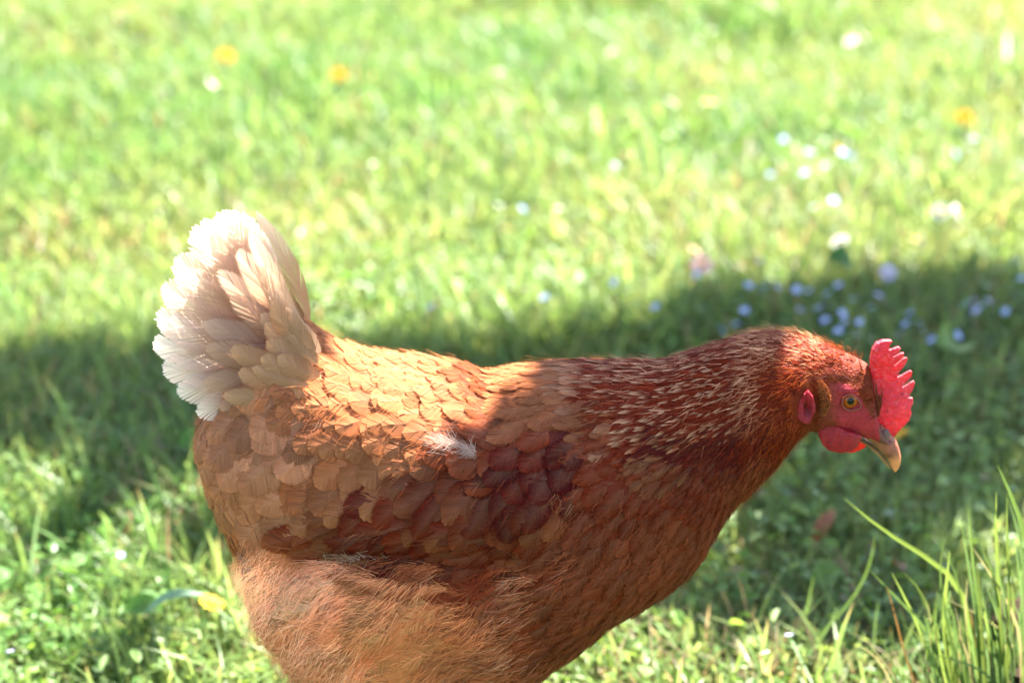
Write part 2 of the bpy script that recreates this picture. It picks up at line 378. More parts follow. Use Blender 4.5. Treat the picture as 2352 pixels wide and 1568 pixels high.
# ---- plumage table: (u, v, flow angle, length mm, width mm, colour, tip colour, tip amount, looseness)
ORG, TAN, DRK, RED, BRE, PAL, CRM, HAK = (.56, .27, .105), (.62, .38, .19), (.22, .050, .028), (.30, .085, .040), (.36, .135, .062), (.50, .25, .13), (.72, .50, .32), (.36, .105, .028)
WHT = (.92, .86, .76)
TABLE = [
 (1970, 835, 150, 4, 1.6, HAK, ORG, .2, .3), (1930, 815, 155, 6, 2.2, HAK, ORG, .3, .3), (1850, 785, 168, 9, 2.8, HAK, WHT, .25, .3), (1760, 775, 184, 14, 3.6, HAK, WHT, .5, .25), (1650, 815, 200, 20, 4.6, HAK, WHT, .75, .2),
 (1500, 850, 196, 26, 6.5, HAK, WHT, .8, .2), (1400, 865, 188, 27, 8, HAK, WHT, .55, .15), (1300, 880, 188, 28, 9, ORG, TAN, .3, .15), (1220, 850, 186, 28, 8, ORG, TAN, .3, .15), (1150, 870, 186, 22, 9, RED, ORG, .3, .15),
 (1800, 880, 200, 11, 3, HAK, ORG, .15, .3), (1830, 950, 225, 8, 2.6, HAK, ORG, .2, .4), (1780, 1010, 232, 11, 3.4, RED, ORG, .2, .3), (1700, 920, 208, 17, 4.4, HAK, WHT, .55, .2), (1600, 930, 203, 22, 5.5, HAK, WHT, .7, .2),
 (1500, 950, 203, 25, 7, HAK, WHT, .6, .2), (1400, 960, 205, 25, 9, BRE, TAN, .45, .15), (1550, 1020, 206, 24, 7, DRK, TAN, .5, .2), (1420, 1050, 210, 24, 10, HAK, BRE, .4, .2),
 (1690, 1030, 222, 15, 5, DRK, HAK, .3, .25), (1640, 1110, 228, 18, 8, RED, BRE, .3, .2), (1530, 1120, 218, 22, 10, RED, BRE, .3, .2), (1720, 1110, 235, 13, 7, BRE, PAL, .3, .2),
 (1600, 1210, 235, 18, 11, BRE, PAL, .35, .2), (1480, 1230, 228, 20, 13, BRE, PAL, .35, .25), (1370, 1180, 222, 22, 13, RED, PAL, .3, .3), (1400, 1340, 222, 22, 14, BRE, PAL, .35, .25), (1280, 1280, 212, 24, 14, BRE, PAL, .25, .5),
 (1520, 1330, 225, 19, 12, BRE, PAL, .35, .2), (1300, 1430, 207, 25, 15, BRE, PAL, .3, .35), (1200, 1350, 205, 26, 16, BRE, TAN, .3, .6), (1150, 1500, 200, 26, 16, PAL, TAN, .3, .6),
 (1200, 1115, 236, 25, 14, DRK, DRK, .1, .2), (1295, 1055, 240, 22, 13, DRK, DRK, .1, .2), (1240, 1040, 236, 22, 13, DRK, RED, .2, .2),
 (1310, 1010, 240, 20, 13, DRK, DRK, .1, .2), (1220, 1000, 228, 22, 14, BRE, PAL, .2, .2), (1260, 1090, 240, 24, 14, DRK, RED, .3, .2), (1150, 1030, 225, 24, 14, BRE, PAL, .3, .2), (1180, 1150, 236, 26, 15, RED, PAL, .3, .2),
 (1080, 1100, 232, 30, 16, RED, TAN, .25, .15), (1300, 1150, 232, 22, 13, BRE, TAN, .3, .35), (1050, 1190, 225, 32, 17, DRK, RED, .35, .15), (960, 1160, 215, 36, 16, RED, DRK, .3, .15), (950, 1220, 208, 40, 16, DRK, RED, .4, .12),
 (840, 1220, 202, 32, 15, RED, TAN, .3, .12), (1120, 1230, 215, 34, 17, RED, PAL, .4, .15), (1050, 1270, 198, 44, 15, DRK, RED, .3, .1), (760, 1225, 205, 22, 13, RED, TAN, .2, .12), (1200, 1230, 222, 30, 15, RED, BRE, .3, .25),
 (1090, 870, 186, 20, 12, ORG, TAN, .3, .2), (1000, 845, 186, 18, 12, ORG, TAN, .4, .2), (1010, 930, 200, 18, 13, ORG, TAN, .45, .2), (900, 880, 196, 18, 13, ORG, TAN, .45, .2), (920, 1000, 215, 20, 15, ORG, TAN, .45, .2),
 (1060, 990, 205, 20, 12, ORG, TAN, .4, .3), (800, 840, 166, 20, 13, ORG, TAN, .5, .3), (720, 790, 138, 26, 11, TAN, CRM, .3, .35), (660, 760, 124, 28, 11, TAN, CRM, .4, .4), (620, 800, 135, 26, 12, TAN, CRM, .4, .4), (720, 900, 182, 19, 13, ORG, TAN, .4, .4), (790, 990, 215, 19, 14, ORG, TAN, .45, .3),
 (690, 990, 216, 21, 16, TAN, PAL, .3, .2), (610, 900, 205, 22, 16, TAN, CRM, .25, .2), (560, 1000, 232, 22, 18, TAN, PAL, .4, .2), (640, 1080, 236, 24, 18, TAN, PAL, .45, .2), (740, 1100, 230, 23, 18, ORG, PAL, .5, .2), (860, 1090, 222, 22, 17, ORG, TAN, .45, .25),
 (500, 1040, 250, 22, 17, TAN, CRM, .4, .25), (510, 1150, 254, 24, 18, TAN, CRM, .4, .3), (620, 1180, 242, 25, 18, TAN, PAL, .45, .25), (720, 1180, 228, 25, 18, TAN, PAL, .45, .25), (540, 1220, 250, 24, 16, PAL, CRM, .4, .4),
 (600, 1310, 238, 28, 16, CRM, CRM, .3, .95), (650, 1420, 240, 28, 16, PAL, CRM, .3, .95), (760, 1330, 215, 28, 17, CRM, PAL, .3, .95), (820, 1420, 222, 28, 17, PAL, TAN, .3, .95), (900, 1360, 205, 28, 17, PAL, TAN, .3, .9),
 (1000, 1340, 205, 28, 17, BRE, TAN, .3, .85), (1060, 1430, 212, 28, 17, TAN, PAL, .3, .8), (950, 1500, 215, 28, 17, TAN, PAL, .3, .85), (760, 1520, 225, 28, 17, PAL, CRM, .3, .95), (900, 1590, 205, 28, 17, TAN, PAL, .3, .9), (1120, 1330, 205, 27, 16, RED, BRE, .3, .7),
]
TU = np.array([r[:2] for r in TABLE], float)
TN = np.array([[math.cos(R(r[2])), math.sin(R(r[2])), r[3], r[4], r[7], r[8]] for r in TABLE])
TC1 = np.array([r[5] for r in TABLE])**1.5*np.array([.84, .455, .26]); TC2 = np.array([r[6] for r in TABLE])**1.5*np.array([.84, .51, .33])
for i_, r_ in enumerate(TABLE):
    if (r_[5] is ORG or r_[5] is TAN) and r_[8] < .65: TC1[i_] *= (.98, 1.42, 3.3)
    if (r_[6] is TAN or r_[6] is PAL) and r_[8] < .65: TC2[i_] *= (.95, 1.36, 2.4)
WINGP = np.array([(1370, 985), (1350, 1120), (1270, 1230), (1150, 1285), (740, 1262), (700, 1235), (830, 1180), (960, 1080), (1080, 990), (1240, 960)])
def in_poly(u, v, P):
    x1, y1 = P[:, 0], P[:, 1]; x2, y2 = np.roll(x1, -1), np.roll(y1, -1)
    c = ((y1 > v) != (y2 > v)) & (u < (x2-x1)*(v-y1)/(y2-y1+1e-12)+x1)
    return bool(c.sum() % 2)

TW = np.array([in_poly(r[0], r[1], WINGP) for r in TABLE])
def plumage(u, v, jit=15):
    d2 = ((TU-np.array([u, v]))**2).sum(1)+150; w_ = d2**-1.7; w_ /= w_.sum()
    q = w_@TN
    wg = in_poly(u, v, WINGP)
    d3 = np.where(TW == wg, 0, 1e9)+((TU-np.array([u+rng.normal(0, jit), v+rng.normal(0, jit)]))**2).sum(1); i = int(d3.argmin())
    wc = d3+300; wc = wc**-1.5; wc /= wc.sum()
    c1 = .55*TC1[i]+.45*(wc@TC1); c2 = .55*TC2[i]+.45*(wc@TC2)
    return q, c1, c2
FACE = np.array([face_px(*p) for p in [(690, 650), (800, 628), (880, 650), (960, 705), (1010, 790), (1060, 880), (1100, 950), (1150, 930), (1300, 1080), (1260, 1200), (1050, 1140), (1000, 1090), (880, 1060), (790, 1010), (720, 930), (690, 800)]])
# body mesh (one continuous skin; colours under the feathers follow the plumage, bare skin on the face)
fu_, fv_ = proj(np.stack([flat[:, 0], -np.abs(flat[:, 1]), flat[:, 2]], 1))
bcol = np.zeros((len(flat), 3))
d2 = ((TU[None]-np.stack([fu_, fv_], 1)[:, None])**2).sum(2)+150; w_ = d2**-1.7; w_ /= w_.sum(1)[:, None]
bcol = (w_@TC1)*.75
cheek = face_px(760, 900)
for i in range(len(flat)):
    if fu_[i] > 1880:
        if in_poly(fu_[i], fv_[i], FACE):
            a = min(1, max(0, (fu_[i]-(cheek[0]-10))/30)); mo = .72+.3*float(noise2(fu_[i:i+1], fv_[i:i+1], 31, .35)[0])+.3*float(noise2(fu_[i:i+1], fv_[i:i+1], 32, .9)[0]); bcol[i] = (np.array([.34, .026, .036])*a + np.array([.21, .028, .017])*(1-a))*mo
        elif fv_[i] > face_px(0, 830)[1] and fu_[i] > face_px(560, 0)[0]: bcol[i] = (.20, .030, .018)
        if fu_[i] > face_px(1160, 0)[0] and fv_[i] > face_px(0, 1020)[1]: bcol[i] = (.16, .06, .045)
body = mesh_obj('body', flat, [tuple(p.vertices) for p in tmp.polygons], M_body, hen, col=bcol, smooth=True)
bpy.data.meshes.remove(tmp)

# ---- one feather: barbs along a shaft; the (t, s) map is filled from a 5 x 3 control net
def feather_template(K, shape='round', loose=.15, w_ragged=.025):
    e = np.linspace(0, 1, K+1)
    if shape == 'round': te = .10+.90*np.sin(e*math.pi/2)**.9; pr = np.sqrt(np.clip(1-np.clip((te-.45)/.55, 0, 1)**2.6, 0, 1))*np.clip(.35+te*1.6, 0, 1)
    elif shape == 'point': te = .10+.90*e**.9; pr = np.sin(np.pi*te**.8)**.9*(1-.25*te)
    elif shape == 'long': te = .12+.88*np.sin(e*math.pi/2)**.9; pr = np.minimum(1, te*4)**.7*np.sqrt(np.clip(1-np.clip((te-.62)/.38, 0, 1)**2.2, 0, 1))
    t0 = e*.95
    V, rel, kk = [], [], []
    for sd in (-1, 1):
        ph = rng.random()*6
        for k in range(K):
            wob = lambda q: .018*math.sin(q*1.3+ph)*(1+loose*3)
            in_ = .12+.3*loose if shape != 'long' else .06
            m1, m2 = 1-in_+wob(k), 1-in_+wob(k+1)
            if rng.random() < .04+.2*loose: m1 -= .08
            B = [np.array((t0[k], 0)), np.array((t0[k+1], 0))]
            j = rng.normal(0, .06*loose if loose > .5 else .008)
            E = [np.array([te[q]+j, sd*pr[q]]) for q in (k, k+1)]
            M1 = B[0]*(1-m1)+E[0]*m1; M2 = B[1]*(1-m2)+E[1]*m2
            if loose > .8: c_ = (M1+M2)/2; M1 = c_+(M1-c_)*.85; M2 = c_+(M2-c_)*.85
            Mm = (M1+M2)/2; Es = []
            for q in (.28, .75):
                x_ = 1+rng.normal(0, w_ragged+(.1*loose if loose > .5 else .02*loose)); bb = B[0]*(1-q)+B[1]*q; ee = E[0]*(1-q)+E[1]*q; Es.append(bb*(1-x_)+ee*x_)
            V += [tuple(z) for z in (B[0], B[1], M1, M2, Mm, Es[0], Es[1])]; kk += [sd*k]*7
    V = np.array(V); n = 2*K; b = np.arange(n)[:, None]*7
    return V, None, b+np.array([[0, 1, 3, 2]]), np.concatenate([b+np.array([[2, 4, 5]]), b+np.array([[4, 3, 6]])]), np.array(kk)
TPL = {}
def tpl(K, shape, loose):
    lo = round(loose*4)/4; key = (K, shape, lo)
    if key not in TPL: TPL[key] = [feather_template(K, shape, lo) for _ in range(6)]
    return TPL[key][random.randrange(6)]
class Bag:
    def __init__(s): s.V, s.Q, s.T, s.C, s.n = [], [], [], [], 0
    def add(s, v, q, t, c): s.V.append(v); s.Q.append(q+s.n); s.T.append(t+s.n); s.C.append(c); s.n += len(v)
    def build(s, name, mat, parent, stuff=True):
        if not s.V: return None
        o = mesh_obj(name, np.concatenate(s.V), [np.concatenate(s.Q), np.concatenate(s.T)], mat, parent, col=np.concatenate(s.C))
        if stuff: o['kind'] = 'stuff'
        return o
def map_feather(net, tp, camber=.0):
    """net: (5,3,3) control points for t = 0..1, s = -1..1"""
    V, rel, q, t_, kk = tp
    t = np.clip(V[:, 0], 0, 1.08)*4; i = np.clip(np.floor(t).astype(int), 0, 3); f = (t-i)[:, None]
    s = V[:, 1][:, None]
    row = lambda k: np.where(s < 0, net[k, 1]*(1+s)-net[k, 0]*s, net[k, 1]*(1-s)+net[k, 2]*s)
    return row(i)*(1-f)+row(i+1)*f
def feather_colour(tp, c1, c2, amt, streak=0., shaft=.25, barb=.06, soft=.5, rim=.38):
    V, rel, q, t_, kk = tp
    n = len(V)//7; br = np.repeat(1+rng.normal(0, barb, n), 7)[:, None]
    t = V[:, 0][:, None]; s = np.abs(V[:, 1])[:, None]
    a = np.clip((t-.35)/.6, 0, 1); a = a*a*(3-2*a)*amt
    if streak: a = np.clip((t-.6)/.2, 0, 1)*np.clip(1.05-s*2.1, 0, 1)*streak
    edge = np.clip((np.maximum(s, t*.98)-.8)/.2, 0, 1)*rim-.06
    c = (c1*(1-a)+c2*a)*br
    c = c*(1+edge) ; c = c + shaft*np.exp(-(s/.07)**2)*np.clip(1-t*.6, 0, 1)*(np.array([.7, .44, .28])-c)*.4
    c = np.clip(c, .004, .95)
    al = np.tile([1, 1, 1-.25*soft, 1-.25*soft, 1-.25*soft, .45-.4*soft, .45-.4*soft], n)
    al = np.clip(al*rng.uniform(.85, 1.1, len(al)), .03, 1)
    return np.concatenate([c, al[:, None]], 1)

def lay_feather(p, n, f, L, W, tp, lift0, lift1, roll=0.):
    b = np.cross(n, f); b /= np.linalg.norm(b)
    net = np.zeros((5, 3, 3)); q = p.copy(); fd = f.copy()
    for k in range(5):
        t = k/4
        if k: q = q + fd*(L/4)
        loc, nor = surf(q)
        fd = fd - nor*(fd@nor)*.85; fd /= np.linalg.norm(fd)+1e-9
        bb = np.cross(nor, fd); bb /= np.linalg.norm(bb)+1e-9
        q = loc.copy()
        lf = lift0 + (lift1-lift0)*(t**.8) - .25*lift1*max(0, t-.75)*4*.4
        for si, s in enumerate((-1, 0, 1)):
            off = bb*(s*W/2)
            if s and k in (1, 2, 3, 4) and W > .006:
                l2, n2 = surf(loc+off); base = l2; nn = n2
            else: base = loc+off; nn = nor
            net[k, si] = base + nn*(lf - (.0009 if s else 0)*min(1, W/.012) + roll*s*W/2)
    return map_feather(net, tp)

# scatter feathers
areas = []; tri = body.data
pa = np.zeros(len(tri.polygons)); tri.polygons.foreach_get('area', pa)
pc = np.zeros(len(tri.polygons)*3); tri.polygons.foreach_get('center', pc); pc = pc.reshape(-1, 3)
pn = np.zeros(len(tri.polygons)*3); tri.polygons.foreach_get('normal', pn); pn = pn.reshape(-1, 3)
cdf = np.cumsum(pa/pa.sum())
def sample(n):
    i = np.searchsorted(cdf, rng.random(n)); i = np.minimum(i, len(pc)-1)
    return pc[i]+rng.normal(0, .0015, (n, 3)), pn[i]
def flow3(ang, n, y):
    f = np.array([ang[0], 0, ang[1]]); f = f-n*(f@n); l = np.linalg.norm(f)
    if l < .25: f = np.array([-1., 0, -.2]); f = f-n*(f@n); l = np.linalg.norm(f)
    return f/l
cell = {}; accepted = []
P, Nn = sample(60000)
U_, V_ = proj(np.stack([P[:, 0], -np.abs(P[:, 1]), P[:, 2]], 1))
for p, n, u, v in zip(P, Nn, U_, V_):
    if u > 1975: continue
    if u > 1900 and (v > 845 or in_poly(u, v, FACE)): continue
    if u > face_px(520, 0)[0] and v > face_px(0, 560)[1]: continue
    if u > face_px(400, 0)[0] and face_px(0, 670)[1] < v < face_px(0, 1000)[1]: continue
    q, c1, c2 = plumage(u, v)
    L, W = q[2]/1000, q[3]/1000
    big_ = 1.5 if q[3] > 9.5 else 1.
    W *= big_
    far = p[1] > .02 and n[2] < .6
    sp = max(.0016, W*.42)*(1.5 if far else 1)
    key = tuple((p/.008).astype(int)); ok = True
    rg = 1
    for i in range(-rg, rg+1):
        for j in range(-rg, rg+1):
            for k in range(-rg, rg+1):
                for (pp, s2) in cell.get((key[0]+i, key[1]+j, key[2]+k), ()):
                    if ((pp-p)**2).sum() < (max(sp, s2)*.9)**2: ok = False; break
                if not ok: break
            if not ok: break
        if not ok: break
    if not ok: continue
    cell.setdefault(key, []).append((p, sp)); accepted.append((p, n, u, v, q, c1, c2, far))
print('feathers', len(accepted))
bags = {k: Bag() for k in ('hackle_feathers', 'breast_feathers', 'body_feathers', 'fluff')}
single = []
for (p, n, u, v, q, c1, c2, far) in accepted:
    ang = q[:2]/np.linalg.norm(q[:2]); a = rng.normal(0, .14+.12*q[5]); ang = np.array([ang[0]*math.cos(a)-ang[1]*math.sin(a), ang[0]*math.sin(a)+ang[1]*math.cos(a)])
    big_ = 1.5 if q[3] > 9.5 else 1.
    L, W = q[2]/1000*rng.uniform(.85, 1.15)*(1.3 if big_ > 1 else 1.), q[3]/1000*rng.uniform(.88, 1.12)*big_
    f = flow3(ang, n, p[1])
    neck = u > 1380 and v < 1040 and W < .0095
    loose = float(np.clip(q[5]+rng.normal(0, .08), 0, 1))
    wing = in_poly(u, v, WINGP)
    shp = 'point' if neck else 'round'
    K = 7 if neck else (18 if loose > .6 else 15)
    if far: K = 6
    tp = tpl(K, shp, loose)
    r0 = rng.uniform(.0016, .0042) if not neck else rng.uniform(.0008, .002)
    if wing: r0 += .0015
    if u > 1300 and not neck: r0 *= .6
    if loose > .6: r0 = rng.uniform(.003, .008)
    V3 = lay_feather(p, n, f, L, W, tp, -.0012, r0, roll=rng.normal(0, .06))
    V3 = V3 + n[None]*rng.normal(0, .00005+.0005*loose, (len(V3)//7,)).repeat(7)[:, None]
    lz = min(1, max(0, (q[5]-.45)/.4)); val = rng.lognormal(0, .22 if u < 1300 else .15)*(.8+1.05*lz)*(1+.28*max(0, min(1, (900-u)/250))*(1-lz)); c1 = np.array([c1[0], c1[1]*(1+1.1*lz), c1[2]*(1+3.0*lz)]); c2 = c2*(.85+.4*lz)*np.array([1, 1+.6*lz, 1+1.3*lz]); c1 = c1*val; c2 = c2*rng.lognormal(0, .12)
    st = 0.
    if neck and q[4] > .3: st = min(1., q[4]*1.15) if random.random() < .38 else 0.
    col = feather_colour(tp, c1, c2, q[4]*(0 if neck else 1), st, shaft=.12 if neck else .3*(1-lz), soft=.35 if neck else min(.95, (.75 if u > 1280 else .5)+.5*lz), rim=.2 if u > 1280 else .34)
    if not far and not neck and loose < .5 and p[1] < .03 and n@(CAM-p) > .15*np.linalg.norm(CAM-p):
        single.append((L*W, V3, tp, col, 'wing_feather' if wing else ('breast' if u > 1230 else 'back_feather')))
    else:
        bags['hackle_feathers' if neck else ('fluff' if loose > .6 else 'body_feathers')].add(V3, tp[2], tp[3], col)
for k_, (u, v, a_, L, W, c1, c2) in enumerate([(1150, 1268, 179, .082, .017, RED, RED), (1100, 1256, 182, .082, .017, DRK, RED), (1050, 1244, 185, .078, .017, RED, RED), (1000, 1230, 189, .070, .017, DRK, RED), (960, 1212, 193, .060, .016, RED, BRE), (1180, 1230, 188, .066, .017, DRK, RED), (1110, 1210, 193, .062, .018, RED, BRE)]):
    for sg in (1, -1):
        p, n = surf(at(u, v, -.085)); f = flow3(np.array([math.cos(R(a_)), math.sin(R(a_))]), n, -1)
        tp = tpl(26, 'long', .1); V3 = lay_feather(p, n, f, L, W, tp, .0004+.0004*k_, .0018+.0004*k_)*np.array([1, sg, 1])
        c1_ = np.array(c1)**1.5*np.array([.70, .32, .25]); c2_ = np.array(c2)**1.5*np.array([.72, .38, .30])
        single.append((1 if sg > 0 else .9, V3, tp, feather_colour(tp, c1_, c2_, .5, shaft=.3), 'wing_feather'))
single.sort(key=lambda s: -s[0])
cnt = {}
for (A, V3, tp, col, nm) in single:
    if nm == 'breast': nm = 'breast_feather'
    lim = {'wing_feather': 110, 'back_feather': 130, 'breast_feather': 60}[nm]
    cnt[nm] = cnt.get(nm, 0)+1
    if cnt[nm] <= lim:
        mesh_obj(nm, V3, [tp[2], tp[3]], M_feather, hen, col=col)
    else: bags['body_feathers' if nm != 'breast_feather' else 'breast_feathers'].add(V3, tp[2], tp[3], col)
print('single', cnt)
# fine down strands
def strands(pts, nrm, fl, L, wdt, col, lift, curl):
    n = len(pts); b = np.cross(nrm, fl); b /= np.linalg.norm(b, axis=1)[:, None]+1e-9
    d = fl+nrm*lift[:, None]; d /= np.linalg.norm(d, axis=1)[:, None]
    p1 = pts+d*(L*.55)[:, None]; d2 = d+fl*.25+b*curl[:, None]-nrm*.15; d2 /= np.linalg.norm(d2, axis=1)[:, None]
    p2 = p1+d2*(L*.45)[:, None]; h = b*(wdt/2)[:, None]
    V = np.stack([pts-h, pts+h, p1-h*.8, p1+h*.8, p2], 1).reshape(-1, 3)
    base = np.arange(n)[:, None]*5
    return V, base+np.array([[0, 1, 3, 2]]), base+np.array([[2, 3, 4]]), np.concatenate([np.repeat(col, 5, 0), np.tile([.9, .9, .65, .65, .1], n)[:, None]], 1)
P, Nn = sample(230000)
U_, V_ = proj(np.stack([P[:, 0], -np.abs(P[:, 1]), P[:, 2]], 1))
d2 = ((TU[None]-np.stack([U_, V_], 1)[:, None])**2).sum(2)+150; W_ = d2**-1.7; W_ /= W_.sum(1)[:, None]
Q_ = W_@TN; col1 = W_@TC1; col2 = W_@TC2
loose = Q_[:, 5]
loose = np.clip(loose+rng.normal(0, .10, len(loose)), 0, 1)
keep = (rng.random(len(P)) < np.where(loose > .6, .55, np.where(U_ > 1700, .35, .05)))
keep &= ~((U_ > face_px(390, 0)[0]) & (V_ > face_px(0, 660)[1]) & (V_ < face_px(0, 1000)[1])) & ~((U_ > 1905) & (V_ > 850)) & (U_ < 1985) & ~((U_ > face_px(520, 0)[0]) & (V_ > face_px(0, 560)[1]))
P, Nn, Q_, col1, col2, loose, U_, V_ = P[keep], Nn[keep], Q_[keep], col1[keep], col2[keep], loose[keep], U_[keep], V_[keep]
fl = np.stack([Q_[:, 0], np.zeros(len(P)), Q_[:, 1]], 1)
clump = noise2(P[:, 0], P[:, 2]+P[:, 1], 11, 70.)*2-1; clump2 = noise2(P[:, 0]+.3, P[:, 2]-P[:, 1], 12, 60.)*2-1
fl += np.stack([clump*.0, clump*.3, clump2*.9], 1)*np.clip(loose*1.2-.2, 0, 1)[:, None]+rng.normal(0, .28, fl.shape)
fl -= Nn*(fl*Nn).sum(1)[:, None]; fl /= np.linalg.norm(fl, axis=1)[:, None]+1e-9
L = np.where(loose > .6, rng.uniform(.008, .022, len(P)), np.minimum(.012, Q_[:, 2]/1000*.7)); lift = np.where(loose > .6, rng.uniform(.05, .4, len(P)), rng.uniform(.1, .3, len(P)))
pick = rng.random(len(P))[:, None]; tone = 1.42*np.where(loose > .6, 1.0+.55*(noise2(P[:, 0], P[:, 2]+P[:, 1]*.5, 15, 45.)-.5)*2*.5+.35+.9*np.clip((loose-.6)/.3, 0, 1), 1.)[:, None]*np.stack([np.ones(len(P)), 1+.62*(loose > .6)*np.clip((loose-.6)/.25, 0, 1), 1+2.0*(loose > .6)*np.clip((loose-.6)/.25, 0, 1)], 1)
cc = (col1*(1-pick)+col2*pick)*rng.lognormal(0, .10, (len(P), 1))*tone
root = P+Nn*np.where(loose > .6, rng.uniform(.0, .008, len(P)), .0015)[:, None]
# white down showing at the thigh and behind the shoulder
for (u0, v0, su, sv, nn_) in ((815, 1275, 60, 16, 130), (1030, 1010, 28, 15, 150), (1085, 1030, 14, 12, 90)):
    pp, pn_ = [], []
    for _ in range(nn_):
        l_, m_ = surf(at(u0+rng.normal(0, su*.6), v0+rng.normal(0, sv*.7), -.07)); pp.append(l_+m_*rng.uniform(.002, .008)); pn_.append(m_)
    pp, pn_ = np.array(pp), np.array(pn_); f_ = np.stack([np.full(nn_, -.8), np.zeros(nn_), np.full(nn_, .5)], 1)+rng.normal(0, .45, (nn_, 3))
    f_ -= pn_*(f_*pn_).sum(1)[:, None]; f_ /= np.linalg.norm(f_, axis=1)[:, None]
    bags['fluff'].add(*strands(pp, pn_, f_, rng.uniform(.006, .015, nn_), np.full(nn_, .0003), np.array([.48, .33, .26])*rng.lognormal(0, .15, (nn_, 1)), rng.uniform(.2, .7, nn_), rng.normal(0, .6, nn_)))
bags['fluff'].add(*strands(root, Nn, fl, L, np.where(loose > .6, .00024, .00028)*rng.uniform(.6, 1.2, len(P)), cc, lift, rng.normal(0, .35, len(P))))

# cheek fuzz: short bristles on the face
Pf, Nf = sample(160000); Uf, Vf = proj(np.stack([Pf[:, 0], -np.abs(Pf[:, 1]), Pf[:, 2]], 1))
fx, fy = (Uf/.57422-3000)/.44643, (Vf/.57422-1250)/.44643
k1 = (fx > 500) & (fx < 1240) & (fy > 540) & (fy < 1130)
inside = np.array([in_poly(a, b, FACE) if kk else False for a, b, kk in zip(Uf, Vf, k1)])
brow = (fx > 560) & (fy < 700)
m = k1 & (~inside | (rng.random(len(Pf)) < np.where((fx < 830) | (fy < 700), .4, .12)))
Pf, Nf, fx, fy, ins = Pf[m], Nf[m], fx[m], fy[m], inside[m]
fl = np.stack([np.full(len(Pf), -1.), np.zeros(len(Pf)), np.where(fy < 750, .45, -.12)], 1)+rng.normal(0, .12, (len(Pf), 3))
fl -= Nf*(fl*Nf).sum(1)[:, None]; fl /= np.linalg.norm(fl, axis=1)[:, None]
bc = np.where(((fx < 820) & (fy > 700))[:, None], np.array([.21, .045, .017]), np.array([.30, .070, .02]))*rng.lognormal(0, .25, (len(Pf), 1))
bc[(fx > 1080) & (fy < 960)] *= np.array([.35, .3, .4])
bags['fluff'].add(*strands(Pf, Nf, fl, np.where(ins, .0022, .0048)*rng.uniform(.7, 1.3, len(Pf)), np.full(len(Pf), .00028), bc, rng.uniform(.08, .28, len(Pf)), rng.normal(0, .2, len(Pf))))
for k in ('hackle_feathers', 'breast_feathers', 'body_feathers'): bags[k].build(k, M_feather, hen)
bags['fluff'].build('fluff', M_down, hen)

# ---- tail: a tent of long feathers, near side and far side
def free_feather(name, root, tip, hw, Y0, Y1, c1, c2, amt, bend=.06, K=34, shape='long', mat=None, loose=.1, tilt=.0, mirror=False):
    a = at(*root, Y0); b = at(*tip, Y1)
    ax = b-a; L = np.linalg.norm(ax); ax /= L
    nrm = np.array([.05, -1., .25+tilt]); nrm -= ax*(nrm@ax); nrm /= np.linalg.norm(nrm); bb = np.cross(nrm, ax)
    W = hw*PX; net = np.zeros((5, 3, 3))
    for k in range(5):
        t = k/4; c = a+ax*L*t + bb*(math.sin(math.pi*t)*bend*L)
        for si, s in enumerate((-1, 0, 1)):
            net[k, si] = c+bb*s*W - nrm*(.12*W*abs(s)) + nrm*.06*W*s
    tp = feather_template(K, shape, loose, .022)
    V = map_feather(net, tp)
    V = V + nrm*rng.normal(0, .0001, len(V)//7).repeat(7)[:, None]
    col = feather_colour(tp, np.array(c1), np.array(c2), amt, shaft=.4, barb=.03)
    if mirror: V = V*np.array([1, -1, 1])
    return mesh_obj(name, V, [tp[2], tp[3]], mat or M_tail, hen, col=col)
IV, IV2, BUF = (.74, .53, .40), (.80, .64, .54), (.44, .22, .12)
TAIL = [((662, 800), (540, 490), 40, -.001), ((662, 800), (500, 488), 52, -.004), ((665, 802), (445, 520), 58, -.007), ((672, 810), (402, 590), 58, -.010), ((665, 818), (372, 655), 58, -.013),
        ((660, 828), (358, 722), 56, -.016), ((655, 838), (352, 785), 54, -.019), ((650, 850), (372, 845), 50, -.022), ((645, 862), (405, 898), 42, -.025), ((640, 880), (450, 948), 36, -.028)]
for i, (r, t, hw, Y) in enumerate(TAIL):
    lift = Y*1.4
    # the middle pair overlies the outer ones from above; the outer ones lie nearest the body axis
    free_feather('tail_feather', r, t, hw, -.004-.0012*i, -.002+Y*1.2, BUF if i < 9 else TAN, IV if i < 5 else IV2, 1.0, bend=-.01+.004*i, K=40)
    if i % 2 == 0 or i < 3: free_feather('tail_feather', (r[0]+4, r[1]-6), (t[0]+14, t[1]+10), hw, -.004-.0012*i, -.003+Y*1.1, BUF, IV2, 1.0, bend=-.01+.004*i, K=30, mirror=True)
COV = [((700, 800), (572, 530), 26), ((695, 800), (545, 570), 34), ((700, 805), (600, 610), 28), ((695, 805), (530, 680), 34), ((690, 820), (460, 742), 38), ((695, 840), (470, 800), 38), ((690, 800), (500, 620), 36), ((690, 860), (465, 880), 36),
       ((690, 890), (500, 935), 34), ((705, 805), (618, 655), 26), ((710, 830), (600, 720), 30), ((710, 850), (555, 800), 30), ((715, 870), (555, 850), 30), ((722, 815), (655, 705), 22), ((690, 900), (545, 960), 32), ((660, 900), (520, 985), 32),
       ((735, 815), (680, 735), 20), ((715, 840), (640, 760), 26), ((700, 880), (600, 900), 30)]
